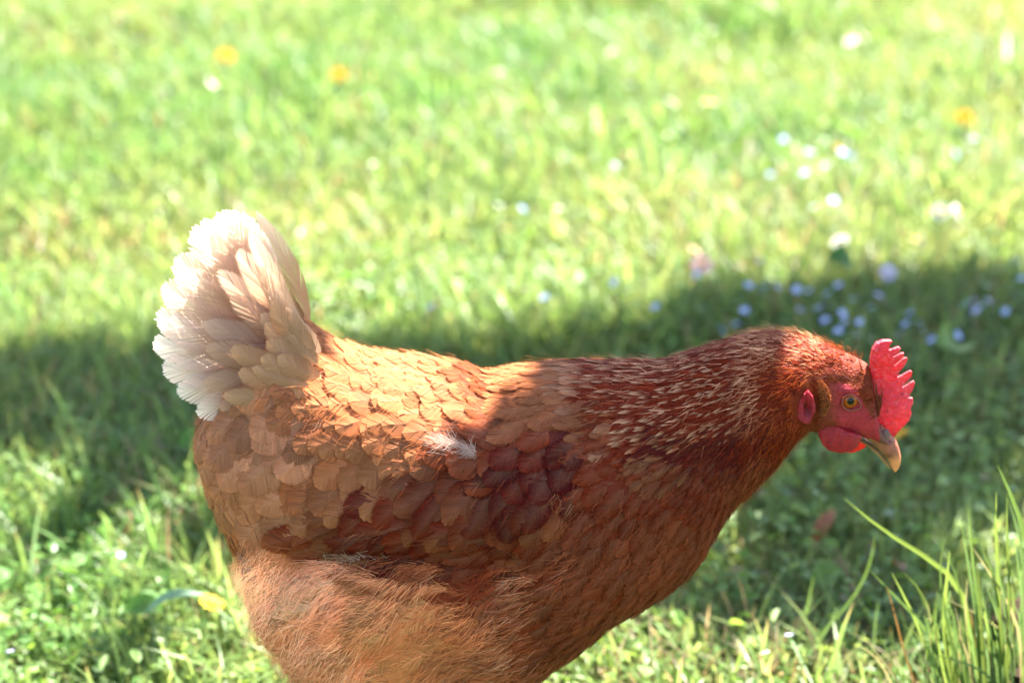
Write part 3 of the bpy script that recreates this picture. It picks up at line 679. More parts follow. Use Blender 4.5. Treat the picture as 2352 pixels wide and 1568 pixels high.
for i, (r, t, hw) in enumerate(COV):
    w1 = min(1., math.hypot(r[0]-t[0], r[1]-t[1])/300)
    lower = t[1] > 780
    free_feather('tail_covert', r, t, hw, -.020-.0012*(i % 5)-(.006 if lower else 0), -.016-.02*(t[1]-480)/500-(.006 if lower else 0), (.36, .15, .06) if i in (14, 15, 18) else ((.60, .38, .22) if i in (0, 2, 9, 10, 13, 16) else BUF), IV if not lower else (.62, .42, .28), .7*w1, bend=.0, K=22, shape='round', loose=.2, mat=M_tail)
    if i % 2 == 0 and t[0] < 590: free_feather('tail_covert', r, t, hw, -.020, -.02, BUF, IV, .9*w1, bend=-.06, K=16, shape='round', loose=.2, mirror=True)

for (r, t, hw) in [((700, 800), (632, 700), 24), ((705, 820), (610, 742), 26), ((712, 840), (600, 770), 28), ((715, 862), (595, 812), 28), ((710, 885), (590, 850), 28), ((700, 905), (580, 895), 28), ((690, 925), (570, 930), 28), ((725, 810), (665, 722), 22), ((730, 835), (640, 760), 26), ((735, 865), (630, 805), 28), ((680, 940), (548, 962), 28), ((660, 870), (530, 850), 28), ((655, 845), (525, 800), 28), ((660, 900), (520, 905), 28)]:
    t = (t[0]+random.uniform(-16, 16), t[1]+random.uniform(-16, 16)); hw *= random.uniform(.9, 1.3)
    near = surf(at(*t, -.06))[0]; yy = min(-.030, near[1]-.003)
    free_feather('tail_covert', r, t, hw, min(-.034, surf(at(*r, -.06))[0][1]+.001), max(yy, -.045), (.34*random.uniform(.9, 1.1), .145, .060), (.46, .24, .125), .7, K=16, shape='round', loose=.3, mat=M_feather)
# ---- comb, wattles, ear lobes: remeshed solids
def organic(name, outline, Y, th, parent, mat, col, bulge=None, voxel=.0006, smooth_it=6, refine=None):
    """outline in face pixels -> rounded plate of half thickness th about the plane y = Y"""
    pts = [at(*face_px(*p), Y) for p in outline]
    bm = bmesh.new()
    f = bm.faces.new([bm.verts.new((p[0], Y-th, p[2])) for p in pts])
    r = bmesh.ops.extrude_face_region(bm, geom=[f])
    for e in r['geom']:
        if isinstance(e, bmesh.types.BMVert): e.co.y = Y+th
    bmesh.ops.recalc_face_normals(bm, faces=bm.faces); bmesh.ops.triangulate(bm, faces=bm.faces)
    me = bpy.data.meshes.new('src'); bm.to_mesh(me); bm.free()
    o = bpy.data.objects.new('src', me); C.objects.link(o)
    md = o.modifiers.new('r', 'REMESH'); md.mode = 'VOXEL'; md.voxel_size = voxel
    s = o.modifiers.new('s', 'SMOOTH'); s.iterations = smooth_it; s.factor = .5
    dg = bpy.context.evaluated_depsgraph_get(); ev = o.evaluated_get(dg); m2 = bpy.data.meshes.new_from_object(ev, depsgraph=dg)
    V = np.zeros(len(m2.vertices)*3); m2.vertices.foreach_get('co', V); V = V.reshape(-1, 3)
    F = [tuple(p.vertices) for p in m2.polygons]
    bpy.data.objects.remove(o); bpy.data.meshes.remove(me); bpy.data.meshes.remove(m2)
    if bulge is not None: V = bulge(V)
    c = col(V) if callable(col) else np.tile(np.array(col), (len(V), 1))
    return mesh_obj(name, V, F, mat, parent, col=c, smooth=True)
def face_xy(V):
    u, v = proj(V); return (u/.57422-3000)/.44643, (v/.57422-1250)/.44643
COMB = [(1290, 1120), (1330, 1065), (1375, 1015), (1420, 960), (1444, 890), (1432, 850), (1458, 800), (1458, 765), (1440, 758), (1402, 768), (1425, 738), (1458, 695), (1478, 632), (1468, 614), (1435, 632), (1390, 665), (1342, 690),
        (1385, 640), (1420, 610), (1448, 570), (1452, 532), (1436, 518), (1400, 538), (1350, 570), (1312, 592), (1330, 545), (1365, 490), (1398, 440), (1409, 405), (1396, 393), (1370, 405), (1320, 455), (1278, 488), (1300, 450),
        (1345, 410), (1378, 372), (1374, 352), (1350, 355), (1300, 385), (1246, 414), (1290, 372), (1330, 340), (1349, 318), (1332, 301), (1285, 313), (1236, 330), (1246, 285), (1272, 252), (1258, 243), (1190, 247), (1130, 268), (1092, 318),
        (1073, 400), (1075, 500), (1088, 600), (1105, 720), (1125, 860), (1150, 960), (1195, 1020), (1240, 1090)]
def comb_bulge(V):
    fx, fy = face_xy(V)
    base = np.clip(1-(fx-1080)/250, 0, 1)
    V = V.copy(); k = .55+.75*base+.5*np.exp(-((fx-1250)/90)**2-((fy-1010)/90)**2)
    V[:, 1] = V[:, 1]*k + .0012*np.sin(fy*.012+.4)
    w_ = noise2(fx, fy, 21, .03)+.6*noise2(fx, fy, 22, .07)-.8; V[:, 1] += np.sign(V[:, 1])*w_*.0009
    return V
def comb_col(V):
    fx, fy = face_xy(V); c = np.tile(np.array([.50, .028, .048]), (len(V), 1))
    tipm = np.clip((fx-1280)/200, 0, 1)[:, None]; c = c*(1-.25*tipm)+np.array([.60, .12, .14])*.35*tipm
    fl_ = np.clip((noise2(fx, fy, 23, .045)*.6+noise2(fx, fy, 24, .12)*.5-.62)*4, 0, 1)[:, None]*.35; c = c*(1-fl_)+np.array([.62, .22, .22])*fl_
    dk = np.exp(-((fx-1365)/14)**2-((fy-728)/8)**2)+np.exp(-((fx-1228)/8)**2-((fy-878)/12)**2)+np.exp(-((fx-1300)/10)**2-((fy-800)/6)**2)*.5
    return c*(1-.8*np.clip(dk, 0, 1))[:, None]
organic('comb', COMB, 0., .0022, hen, M_red, comb_col, comb_bulge, .0004, 2)
def pillow(th):
    def f(V):
        V = V.copy(); y0 = V[:, 1].mean(); fx, fy = face_xy(V); cx, cy = fx.mean(), fy.mean()
        r = np.hypot((fx-cx)/(fx.max()-cx), (fy-cy)/(fy.max()-cy)); V[:, 1] = y0+(V[:, 1]-y0)*(.6+th*np.clip(1-r*r, 0, 1)); V[:, 1] += .0004*np.sin(fx*.06+fy*.02)
        return V
    return f
WAT = [(640, 985), (700, 990), (780, 1010), (860, 1050), (940, 1075), (1005, 1100), (985, 1150), (960, 1200), (910, 1232), (840, 1250), (760, 1245), (700, 1222), (650, 1180), (618, 1110), (606, 1050), (612, 1010)]
def wat_col(V):
    fx, fy = face_xy(V); c = np.tile(np.array([.40, .014, .026]), (len(V), 1)); k = np.clip((fx-900)/110, 0, 1)[:, None]; return c*(1-k*.25)+np.array([.4, .09, .08])*k*.25
organic('wattle', WAT, -.0125, .0026, hen, M_red, wat_col, pillow(.8), .0005, 6)
organic('wattle', [(x+70+(x-800)*.0, y+6-(6 if y > 1180 else 0)) for x, y in WAT], .0115, .0024, hen, M_red, (.55, .03, .03), pillow(.8), .0006, 6)
LOBE = [(520, 690), (480, 715), (445, 775), (420, 840), (412, 900), (430, 950), (470, 975), (520, 988), (545, 960), (560, 910), (582, 880), (582, 810), (560, 740)]
def lobe_bulge(V):
    V = V.copy(); fx, fy = face_xy(V); y0 = V[:, 1].mean(); s = np.sign(y0)
    dent = np.exp(-((fx-510)/28)**2-((fy-860)/70)**2); V[:, 1] -= s*dent*.003; V[:, 1] += s*.0005*np.sin(fx*.16)*np.clip((980-fy)/200, 0, 1)
    return V
def lobe_col(V):
    fx, fy = face_xy(V); c = np.tile(np.array([.36, .012, .028]), (len(V), 1)); d = np.exp(-((fx-520)/30)**2-((fy-880)/60)**2)[:, None]; return c*(1-.55*d)
lobe_y = -surf(at(*face_px(520, 850), -.02))[0][1]
organic('ear_lobe', LOBE, -(abs(lobe_y)+.0032), .0030, hen, M_red, lobe_col, lobe_bulge, .0005, 5)
organic('ear_lobe', LOBE, (abs(lobe_y)+.0032), .0030, hen, M_red, lobe_col, lobe_bulge, .0006, 5)

# ear tuft: tan bristles over the ear opening
for sgn in (-1, 1):
    B = Bag(); n = 2600
    EP = np.array([face_px(*p) for p in [(545, 610), (575, 598), (620, 625), (665, 665), (695, 715), (690, 800), (660, 880), (620, 900), (585, 850), (570, 760), (540, 690)]])
    pts = []
    while len(pts) < n:
        a, b = rng.uniform(EP[:, 0].min(), EP[:, 0].max()), rng.uniform(EP[:, 1].min(), EP[:, 1].max())
        if in_poly(a, b, EP): pts.append((a, b))
    Pp, Np = [], []
    for a, b in pts:
        q, nn = surf(at(a, b, -.018)); Pp.append(q+nn*rng.uniform(.0008, .0028)); Np.append(nn)
    Pp, Np = np.array(Pp), np.array(Np)
    fl = np.stack([np.full(n, -.75), np.full(n, 0.), np.full(n, .65)], 1)+rng.normal(0, .15, (n, 3)); fl -= Np*(fl*Np).sum(1)[:, None]; fl /= np.linalg.norm(fl, axis=1)[:, None]
    cc = np.array([.30, .088, .032])*rng.lognormal(0, .45, (n, 1))
    s4 = strands(Pp, Np, fl, rng.uniform(.002, .0042, n), np.full(n, .0003), cc, rng.uniform(.2, .6, n), rng.normal(0, .2, n))
    B.add(s4[0]*np.array([1, -sgn, 1]), *s4[1:]); B.build('ear_tuft', M_down, hen)
# dark narrow feathers lying along the base of the comb
for sgn in (-1, 1):
    B = Bag(); segs = [((1135, 900), (965, 425)), ((1125, 930), (1010, 520)), ((1140, 905), (1060, 590)), ((1150, 890), (1125, 640)), ((1150, 880), (1172, 690)), ((1135, 950), (1090, 700)), ((1120, 900), (1040, 600)), ((1130, 960), (1150, 740))]
    for a, b in segs:
        for rep in range(4):
            A = at(*face_px(a[0]+rng.normal(0, 8), a[1]+rng.normal(0, 20)), -.006); E = at(*face_px(b[0]+rng.normal(0, 10), b[1]+rng.normal(0, 25)), -.0075)
            ax = E-A; L_ = np.linalg.norm(ax); ax /= L_; bb = np.cross(ax, [0, -1, 0]); bb /= np.linalg.norm(bb); net = np.zeros((5, 3, 3))
            for k in range(5):
                for si, s in enumerate((-1, 0, 1)): net[k, si] = A+ax*L_*k/4+bb*s*.0010+np.array([0, -.0022*math.sin(math.pi*k/4)-.001*rep/3, 0])
            tp = tpl(7, 'point', .25); V3 = map_feather(net, tp)*np.array([1, -sgn, 1])
            B.add(V3, tp[2], tp[3], feather_colour(tp, np.array([.16, .035, .018]), np.array([.2, .05, .02]), .5, shaft=0))
    B.build('crest_feathers', M_feather, hen)

# ---- eye
ec_uv = face_px(902, 798)
q, nn = surf(at(*ec_uv, -.016))
for sgn in (1, -1):
    c = q - nn*.0026; RE = .0060
    # sphere about the view-side axis, coloured by angle from its axis
    V, F, cc = [], [], []
    ax = np.array([.10, -1., .10]); ax /= np.linalg.norm(ax); a1 = np.cross(ax, [0, 0, 1]); a1 /= np.linalg.norm(a1); a2 = np.cross(a1, ax)
    for i in range(41):
        th = math.pi/2*1.15*i/40
        rr = RE*math.sin(th)
        for j in range(40):
            ph = 2*math.pi*j/40
            V.append(c+ax*RE*math.cos(th)*.92+(a1*math.cos(ph)+a2*math.sin(ph))*rr)
            s = math.sin(min(th, math.pi/2)); wob = .03*math.sin(ph*7)+.02*math.sin(ph*13+1)
            if s < .38: k_ = (.006, .005, .005)
            elif s < .46+wob: k_ = (.26, .085, .008)
            elif s < .74+wob: k_ = (.30, .045, .004)
            elif s < .86: k_ = (.25, .05, .012)
            else: k_ = (.02, .012, .012)
            cc.append(k_)
    V = np.array(V); V[:, 1] *= 1 if sgn > 0 else -1
    eye = mesh_obj('eye', V, grid_faces(41, 40), M_eye, hen, col=np.array(cc), smooth=True)
    # eyelid rim: a tilted almond ring lying on the face
    rim = [(822, 790), (835, 745), (872, 722), (915, 735), (955, 770), (985, 815), (985, 850), (950, 862), (900, 868), (855, 850), (830, 825)]
    pts = []
    for t in np.linspace(0, len(rim), 49)[:-1]:
        i = int(t); f = t-i; p0, p1, p2, p3 = [np.array(rim[(i+k) % len(rim)], float) for k in (-1, 0, 1, 2)]
        pp = .5*((2*p1)+(-p0+p2)*f+(2*p0-5*p1+4*p2-p3)*f*f+(-p0+3*p1-3*p2+p3)*f**3)
        s_, n_ = surf(at(*face_px(*pp), -.016)); pts.append(s_+np.array([0, -.0009, 0]))
    pts = np.array(pts); cen = pts.mean(0); rg = []
    for i in range(len(pts)):
        out = pts[i]-cen; out /= np.linalg.norm(out); V6 = []
        for j in range(8):
            a = 2*math.pi*j/8; rg.append(pts[i]+out*(.0007*math.cos(a)+.0004)+np.array([0, -1, 0])*.0007*math.sin(a))
    rg = np.array(rg); rg[:, 1] *= 1 if sgn > 0 else -1
    n_ = len(pts); F = [(i*8+j, i*8+(j+1) % 8, ((i+1) % n_)*8+(j+1) % 8, ((i+1) % n_)*8+j) for i in range(n_) for j in range(8)]
    mesh_obj('eyelid', rg, F, M_body, eye, col=np.tile([.26, .060, .042], (len(rg), 1)), smooth=True)

# ---- beak
def loft_beak(name, top, bot, w0, w1, n=26, colf=None, parent=None, k0=2.2):
    V, cols = [], []
    tt = np.linspace(0, 1, n)
    def curve(P, t):
        P = np.array(P, float); s = np.concatenate([[0], np.cumsum(np.linalg.norm(np.diff(P, axis=0), axis=1))]); s /= s[-1]
        return np.array([np.interp(t, s, P[:, 0]), np.interp(t, s, P[:, 1])])
    for t in tt:
        a, b = curve(top, t), curve(bot, t); A, B_ = at(*face_px(*a), 0), at(*face_px(*b), 0)
        wv = (w0*(1-t)**.75+w1)
        for j in range(20):
            th = 2*math.pi*j/20; cz = (1+math.cos(th))/2
            V.append(A*cz+B_*(1-cz)+np.array([0, wv*math.sin(th)*(1-.18*math.cos(th)), 0]))
            cols.append(colf(a*cz+b*(1-cz)))
    F = grid_faces(n, 20); F.append(tuple(range(20))); F.append(tuple(range((n-1)*20, n*20))[::-1])
    return mesh_obj(name, V, F, M_beak, parent or hen, col=np.array(cols), smooth=True)
def beak_col(p):
    x, y = p
    c = np.array([.27, .082, .05])
    t = min(1, max(0, (y-1225)/90)); c = c*(1-t)+np.array([.66, .23, .085])*t
    lo = math.exp(-((x-(1085+(y-1150)*.75))/40)**2) if y < 1330 else 0
    c = c*(1-lo*.8)+np.array([.34, .17, .065])*lo*.8
    d = math.exp(-((x-1235)/38)**2-((y-1262)/26)**2); c = c*(1-.8*d)
    return c
TOPC = [(1190, 985), (1250, 1060), (1292, 1115), (1322, 1170), (1340, 1230), (1352, 1290), (1348, 1350), (1332, 1395), (1304, 1424)]
BOTC = [(880, 1050), (985, 1085), (1060, 1135), (1130, 1200), (1190, 1262), (1232, 1320), (1262, 1375), (1282, 1408), (1300, 1425)]
beak = loft_beak('beak', TOPC, BOTC, .0078, .0009, colf=beak_col)
lower = loft_beak('lower_mandible', [(930, 1085), (1010, 1120), (1090, 1170), (1150, 1228), (1200, 1290), (1240, 1350), (1262, 1392)], [(960, 1120), (1010, 1150), (1075, 1205), (1130, 1260), (1185, 1325), (1225, 1372), (1256, 1400)],
                  .0062, .0008, colf=lambda p: np.array([.30, .15, .055])*(.7+.3*min(1, max(0, (p[1]-1150)/150))), parent=beak)
v, f = merge([ellipsoid(at(*face_px(1215, 1095), -.0068), (.0026, .0018, .0040)), ellipsoid(at(*face_px(1215, 1095), .0068)*np.array([1, 1, 1]), (.0026, .0018, .0040))])
mesh_obj('nostril_flap', v, f, M_beak, beak, col=np.tile([.14, .075, .06], (len(v), 1)), smooth=True)
v, f = merge([ellipsoid(at(*face_px(1168, 1092), -.0078), (.0009, .0010, .0022)), ellipsoid(at(*face_px(1168, 1092), .0078), (.0009, .0010, .0022))])
mesh_obj('nostril', v, f, M_beak, beak, col=np.tile([.015, .008, .008], (len(v), 1)), smooth=True)

# ---- legs, below the frame but standing on the ground
for y0, x0 in ((-.035, -.055), (.035, -.005)):
    P0 = np.array([x0, y0, .0]); parts = [tube(P0+np.array([(.012, 0, .175), (.0, 0, .12), (-.012, 0, .085), (-.004, 0, .045), (.004, 0, .012)]), [.016, .012, .0075, .0062, .0075], 12)]
    for a in (-.5, 0, .5, math.pi-.2):
        l = .06 if abs(a) < 1 else .025; d = np.array([math.cos(a), math.sin(a), 0])
        parts.append(tube(P0+np.array([(0.004, 0, .014)]+[tuple(d*l*t+np.array([.004, 0, .007+.004*math.sin(t*9)])) for t in (.3, .6, .9)]+[tuple(d*l*1.15+np.array([0.004, 0, .003]))]), [.006, .0052, .0046, .0038, .0008], 8))
    v, f = merge(parts); mesh_obj('leg', v, f, M_leg, hen, smooth=True)

# ------------------------------------------------------------------ grass tussock and stump at the right
def ribbon(pts, w0, parent, name, colr, fold=.25, taper=1.):
    pts = np.asarray(pts, float); n0 = len(pts)
    s = np.concatenate([[0], np.cumsum(np.linalg.norm(np.diff(pts, axis=0), axis=1))]); s /= s[-1]; n = 12
    t = np.linspace(0, 1, n); p = np.stack([np.interp(t, s, pts[:, k]) for k in range(3)], 1)
    for _ in range(2): p[1:-1] = .25*p[:-2]+.5*p[1:-1]+.25*p[2:]
    T = np.gradient(p, axis=0); T /= np.linalg.norm(T, axis=1)[:, None]
    vd = np.array([random.uniform(-.5, .5), -1, random.uniform(-.1, .5)]); V, cc = [], []
    for i in range(n):
        b = np.cross(T[i], vd); b /= np.linalg.norm(b); nn = np.cross(b, T[i])
        wv = w0/2*min(1, .6+t[i]*1.5)*(1-max(0, (t[i]-.55)/.45)**2.2*taper)+.00012
        V += [p[i]-b*wv, p[i]+nn*wv*fold, p[i]+b*wv]; c = np.array(colr)*(.9+.2*t[i]); cc += [c*1.05, c*.9, c*1.05]
    F = grid_faces(n, 3, False)
    return mesh_obj(name, V, F, M_grass, parent, col=np.array(cc), smooth=True)
def tufts(blist, root_uv, Y, parent, name='blade'):
    for (pl, wpx, kind) in blist:
        pts = []
        yy = Y+random.uniform(-.02, .025)
        for k, p in enumerate(pl): pts.append(at(*tuft_px(*p), yy-.004*k))
        if root_uv:
            base = on_z(root_uv[0]+rng.normal(0, 18)+(tuft_px(*pl[0])[0]-root_uv[0])*.45, root_uv[1]); base[1] = Y+rng.normal(0, .012); base[2] = 0
            m = pts[0]*.5+base*.5; m[1] = yy; pts = [base, m]+pts
        c = {'g': np.array([.058, .115, .026]), 'd': np.array([.06, .12, .035]), 'o': np.array([.17, .10, .03]), 't': np.array([.13, .14, .06]), 'l': np.array([.080, .135, .026])}[kind]*rng.uniform(.85, 1.15)
        ribbon(pts, wpx*.85*.52987*.57422*PX, parent, name, c)
tus_root = on_z(2140, 1800); tus = empty('grass_tussock', tus_root, 'tall bright green grass tussock beside the stump', 'grass tussock')
BL = [([(1280, 790), (1100, 670), (900, 590), (650, 450), (480, 310), (335, 175)], 46, 'l'), ([(1000, 1130), (870, 1110), (780, 960), (640, 830), (528, 718)], 28, 'g'), ([(1075, 1180), (1090, 950), (1110, 750), (1130, 570)], 46, 'l'),
 ([(1060, 930), (1035, 780), (1045, 640), (1082, 500)], 32, 'g'), ([(1250, 1080), (1210, 900), (1180, 740)], 30, 'g'), ([(1350, 1100), (1290, 800), (1250, 560), (1215, 320)], 32, 'd'), ([(1340, 900), (1300, 600), (1270, 400), (1276, 262)], 30, 'g'),
 ([(1500, 800), (1480, 500), (1465, 250), (1482, 128)], 36, 'l'), ([(1590, 750), (1560, 500), (1550, 280), (1564, 132)], 38, 'l'), ([(1760, 560), (1640, 250), (1580, 100), (1530, 0), (1490, -80)], 62, 'g'), ([(1720, 640), (1640, 400), (1590, 230), (1570, 170)], 32, 'd'),
 ([(1480, 760), (1440, 640), (1358, 528)], 28, 'l'), ([(1680, 1150), (1600, 1000), (1450, 760), (1305, 548)], 24, 't'), ([(1355, 940), (1350, 780), (1335, 640)], 42, 'l'), ([(1110, 1250), (960, 1000), (900, 912)], 32, 'g'), ([(960, 920), (900, 810), (840, 750), (786, 735)], 26, 'l'),
 ([(880, 1090), (800, 930), (740, 830), (695, 738)], 28, 'l'), ([(1000, 1180), (1020, 1050), (950, 950)], 26, 't'), ([(1100, 1400), (1000, 1250), (930, 1080)], 26, 'g'), ([(900, 1160), (780, 1125)], 20, 'l'), ([(1200, 700), (1130, 580), (1003, 450)], 22, 'g'),
 ([(770, 1300), (720, 1060), (680, 870), (655, 840)], 16, 'o'), ([(1310, 1150), (1285, 1000)], 20, 'o'), ([(780, 1560), (690, 1400), (605, 1205)], 17, 'g'), ([(1510, 1540), (1300, 1420), (1030, 1355)], 26, 'd'), ([(1690, 1310), (1480, 1110), (1300, 1010), (1110, 940)], 15, 't'),
 ([(760, 1550), (600, 1380), (550, 1310), (475, 1190)], 24, 't'), ([(1450, 1350), (1400, 1100), (1380, 930)], 30, 'l'), ([(1330, 1350), (1310, 1190), (1270, 1000)], 28, 'g'), ([(1560, 1250), (1480, 1000), (1430, 760)], 26, 'd'), ([(1620, 950), (1600, 820), (1600, 700)], 30, 'l'),
 ([(1160, 1210), (1120, 1120), (1100, 1050)], 26, 'l'), ([(1690, 900), (1650, 700), (1620, 520)], 30, 'd'), ([(1560, 1000), (1520, 760), (1470, 620)], 26, 'd'), ([(1300, 1450), (1200, 1300), (1120, 1180)], 28, 'd'), ([(960, 1320), (940, 1200), (1000, 1100)], 20, 'd'),
 ([(1240, 1500), (1130, 1330), (1090, 1180)], 26, 'g'), ([(1660, 1480), (1640, 1300), (1590, 1180)], 18, 'g'), ([(560, 1300), (480, 1285), (405, 1272)], 18, 't'), ([(1690, 1560), (1560, 1530), (1450, 1522)], 22, 't')]
for i in range(75):
    bx = random.uniform(900, 1700); by = random.uniform(1150, 1500); hh = random.uniform(150, 420); lx = random.uniform(-150, 60)
    BL.append(([(bx, by), (bx+lx*.3, by-hh*.5), (bx+lx, by-hh)], random.uniform(11, 26), random.choice('gdldgdt')))
tufts(BL, tuft_px(1400, 2150), .09, tus)
for ch in tus.children: ch.matrix_parent_inverse = Matrix.Translation(-Vector(tus_root))
tus2_root = on_z(1850, 1640); tus2 = empty('grass_tuft', tus2_root, 'few long thin curved grass blades standing apart under the hen\'s throat', 'grass tuft')
tufts([([(20, 1340), (250, 1100), (430, 900), (535, 680), (568, 450)], 22, 'g'), ([(0, 1230), (60, 1000), (100, 760)], 24, 'g'), ([(540, 1450), (570, 1100), (590, 940)], 18, 'd'), ([(200, 1560), (150, 1480), (115, 1390)], 22, 'l'), ([(360, 1560), (300, 1510), (260, 1490)], 22, 't'), ([(-40, 1500), (60, 1350), (200, 1180), (290, 990)], 16, 'd')],
      (1850, 1700), .24, tus2)
for ch in tus2.children: ch.matrix_parent_inverse = Matrix.Translation(-Vector(tus2_root))
def stump():
    Y = .10; pA, pB = at(2300, 1580, Y), at(2335, 1470, Y); Hh = at(2352, 1505, Y)[2]
    R0 = .085; cx = pB[0]+R0*.93; c = np.array([cx, Y+.02, 0]); flare = (cx-pA[0])/R0
    V, n, m = [], 16, 72
    for i in range(n):
        t = i/(n-1); z = -.02+(Hh+.02)*t
        for j in range(m):
            a = 2*math.pi*j/m; fl = 1+(flare-1)*max(0, (pB[2]-z)/(pB[2]-pA[2]))**1.0
            r = R0*min(fl, 1.75)*(1+.04*math.sin(a*9+t*2)+.03*math.sin(a*23+1+3*t)+.025*math.sin(a*41-4*t)+.015*random.uniform(-1, 1))
            V.append((r*math.cos(a), r*math.sin(a), z+.010*math.sin(a*3)*t))
    F = grid_faces(n, m); o_ = len(V); V.append((0, 0, Hh-.01)); F += [((n-1)*m+j, (n-1)*m+(j+1) % m, o_) for j in range(m)]
    o = empty('tree_stump', c, 'dark brown weathered stump at the edge of the grass tussock', 'stump')
    mesh_obj('bark', V, F, M_bark, o)
stump()

# ------------------------------------------------------------------ flowers
def petals_mesh(n, r, w_, cup, c1, c2, layers=1):
    V, F, cc = [], [], []
    for l in range(layers):
        for k in range(n):
            a = 2*math.pi*(k+.5*l)/n + rng.normal(0, .05); d = np.array([math.cos(a), math.sin(a), 0]); b = np.array([-d[1], d[0], 0]); o = len(V); rr = r*rng.uniform(.9, 1.08)*(1-.25*l)
            for (t, s, z) in ((.15, 0, 0), (.6, -1, .6), (.6, 1, .6), (.95, -.6, 1), (.95, .6, 1), (1.05, 0, 1)):
                V.append(d*rr*t+b*w_*s/2+np.array([0, 0, cup*rr*z+.0006*l])); cc.append(np.array(c1)*(1-t)+np.array(c2)*t)
            F += [(o, o+2, o+1), (o+1, o+2, o+4, o+3), (o+3, o+4, o+5)]
    return V, F, cc
PROTO = {}
def flower(name, kind, u, v, label, cat, group=None, z=None, face=None, size=1.):
    z = random.uniform(.045, .065) if z is None else z
    p = on_z(u, v, z)
    root = empty(name, (p[0], p[1], 0), label, cat, group)
    if kind not in PROTO:
        if kind == 'daisy': V, F, cc = petals_mesh(19, .0098, .0028, .10, (.85, .85, .8), (.86, .86, .86), 2); ctr = ellipsoid((0, 0, .0015), (.0042, .0042, .0026), 8, 14); ccol = (.75, .5, .03)
        elif kind == 'pink': V, F, cc = petals_mesh(18, .0115, .0032, .18, (.85, .7, .68), (.75, .42, .42), 2); ctr = ellipsoid((0, 0, .0015), (.004, .004, .0025), 8, 14); ccol = (.7, .45, .05)
        elif kind == 'lilac': V, F, cc = petals_mesh(18, .012, .0032, .2, (.8, .75, .75), (.62, .55, .75), 2); ctr = ellipsoid((0, 0, .0015), (.004, .004, .0025), 8, 14); ccol = (.7, .5, .25)
        elif kind == 'dandelion': V, F, cc = petals_mesh(26, .015, .0030, .25, (.72, .34, .01), (.80, .45, .015), 3); ctr = ellipsoid((0, 0, .003), (.006, .006, .003), 8, 14); ccol = (.72, .38, .01)
        elif kind == 'blue': V, F, cc = petals_mesh(5, .0046, .005, .15, (.75, .78, .85), (.22, .30, .78), 1); ctr = ellipsoid((0, 0, .0006), (.0012, .0012, .0008), 6, 8); ccol = (.8, .75, .5)
        elif kind == 'violet': V, F, cc = petals_mesh(5, .0044, .0046, .2, (.7, .7, .8), (.40, .38, .75), 1); ctr = ellipsoid((0, 0, .0006), (.0012, .0012, .0008), 6, 8); ccol = (.8, .75, .6)
        a = mesh_obj('petals', V, F, M_petal, None, col=np.array(cc)); b = mesh_obj('flower_centre', ctr[0], ctr[1], M_petal, None, col=np.tile(ccol, (len(ctr[0]), 1)), smooth=True)
        sv, sf = tube([(0, 0, -1), (.03, .02, -.6), (0, 0, 0)], [.0011, .0010, .0009], 6); s = mesh_obj('stem', sv, sf, M_leaf, None, col=np.tile([.08, .17, .04], (len(sv), 1)), smooth=True)
        PROTO[kind] = (a, b, s); new = (a, b, s)
    else:
        new = tuple(o.copy() for o in PROTO[kind]); [C.objects.link(o) for o in new]
    tilt = face if face is not None else (rng.normal(.35, .3), rng.normal(0, .35), random.uniform(0, 6.28))
    for o, sc in zip(new, (size, size, None)):
        o.parent = root
        if sc is not None: o.location = (0, 0, z); o.rotation_euler = tilt; o.scale = (sc,)*3
        else: o.location = (0, 0, z); o.scale = (z*.3, z*.3, z) if False else (1, 1, z); o.rotation_euler = (0, 0, random.uniform(0, 6))
    return root
flower('daisy', 'daisy', 1630, 237, 'bright white daisy alone in the far sunlit grass', 'daisy')
flower('daisy', 'daisy', 1543, 237, 'dim cream daisy beside the brightest white daisy', 'daisy', size=.8)
flower('daisy', 'daisy', 2160, 487, 'white daisy touching its twin above the shade, on the dark stalk side', 'daisy', face=(1.0, 0, 0))
flower('daisy', 'daisy', 2196, 487, 'white daisy touching its twin above the shade, nearest the photo edge', 'daisy', face=(1.0, .2, 1))
flower('daisy', 'daisy', 2103, 552, 'small round white daisy below the pair of daisies', 'daisy', size=.75)
flower('daisy', 'daisy', 1930, 555, 'greyish white daisy seen side on above a dark leaf', 'daisy', face=(-.9, .2, .5))
flower('daisy', 'lilac', 2040, 627, 'lilac tinted daisy in the shade among blue flowers', 'daisy', face=(.9, 0, 0), size=.75)
flower('daisy', 'daisy', 1955, 95, 'pale blurred daisy near the top of the lawn', 'daisy', size=.9)
flower('daisy', 'daisy', 1405, 120, 'faint pale daisy in the farthest grass at mid width', 'daisy', size=.7)
flower('daisy', 'pink', 1440, 358, 'cream pink daisy in the sunlit grass above the hen\'s neck', 'daisy', size=.8)
flower('daisy', 'pink', 1613, 607, 'larger pale pink daisy just above the shade edge', 'daisy', face=(.9, 0, 0))
flower('daisy', 'pink', 1595, 578, 'smaller pink daisy leaning behind the larger pink one', 'daisy', size=.8)
flower('daisy', 'daisy', 183, 258, 'tiny white bloom standing in for a dew glint in the sunlit grass high above the tail', 'daisy', size=.55)  # no real daisy here: petals added in place of a blurred dew highlight
flower('daisy', 'daisy', 488, 195, 'tiny white daisy under the blurred orange dandelion', 'daisy', size=.5)
flower('dandelion', 'dandelion', 520, 130, 'pale orange dandelion far off above the tail', 'dandelion', face=(.8, 0, 0), size=.9)
flower('dandelion', 'dandelion', 780, 173, 'bright yellow dandelion far off between tail and back', 'dandelion', face=(.9, 0, 0), size=.8)
flower('dandelion', 'dandelion', 2215, 270, 'yellow dandelion with bright stalk in the far grass above the head', 'dandelion', face=(.9, 0, 0), size=.75)
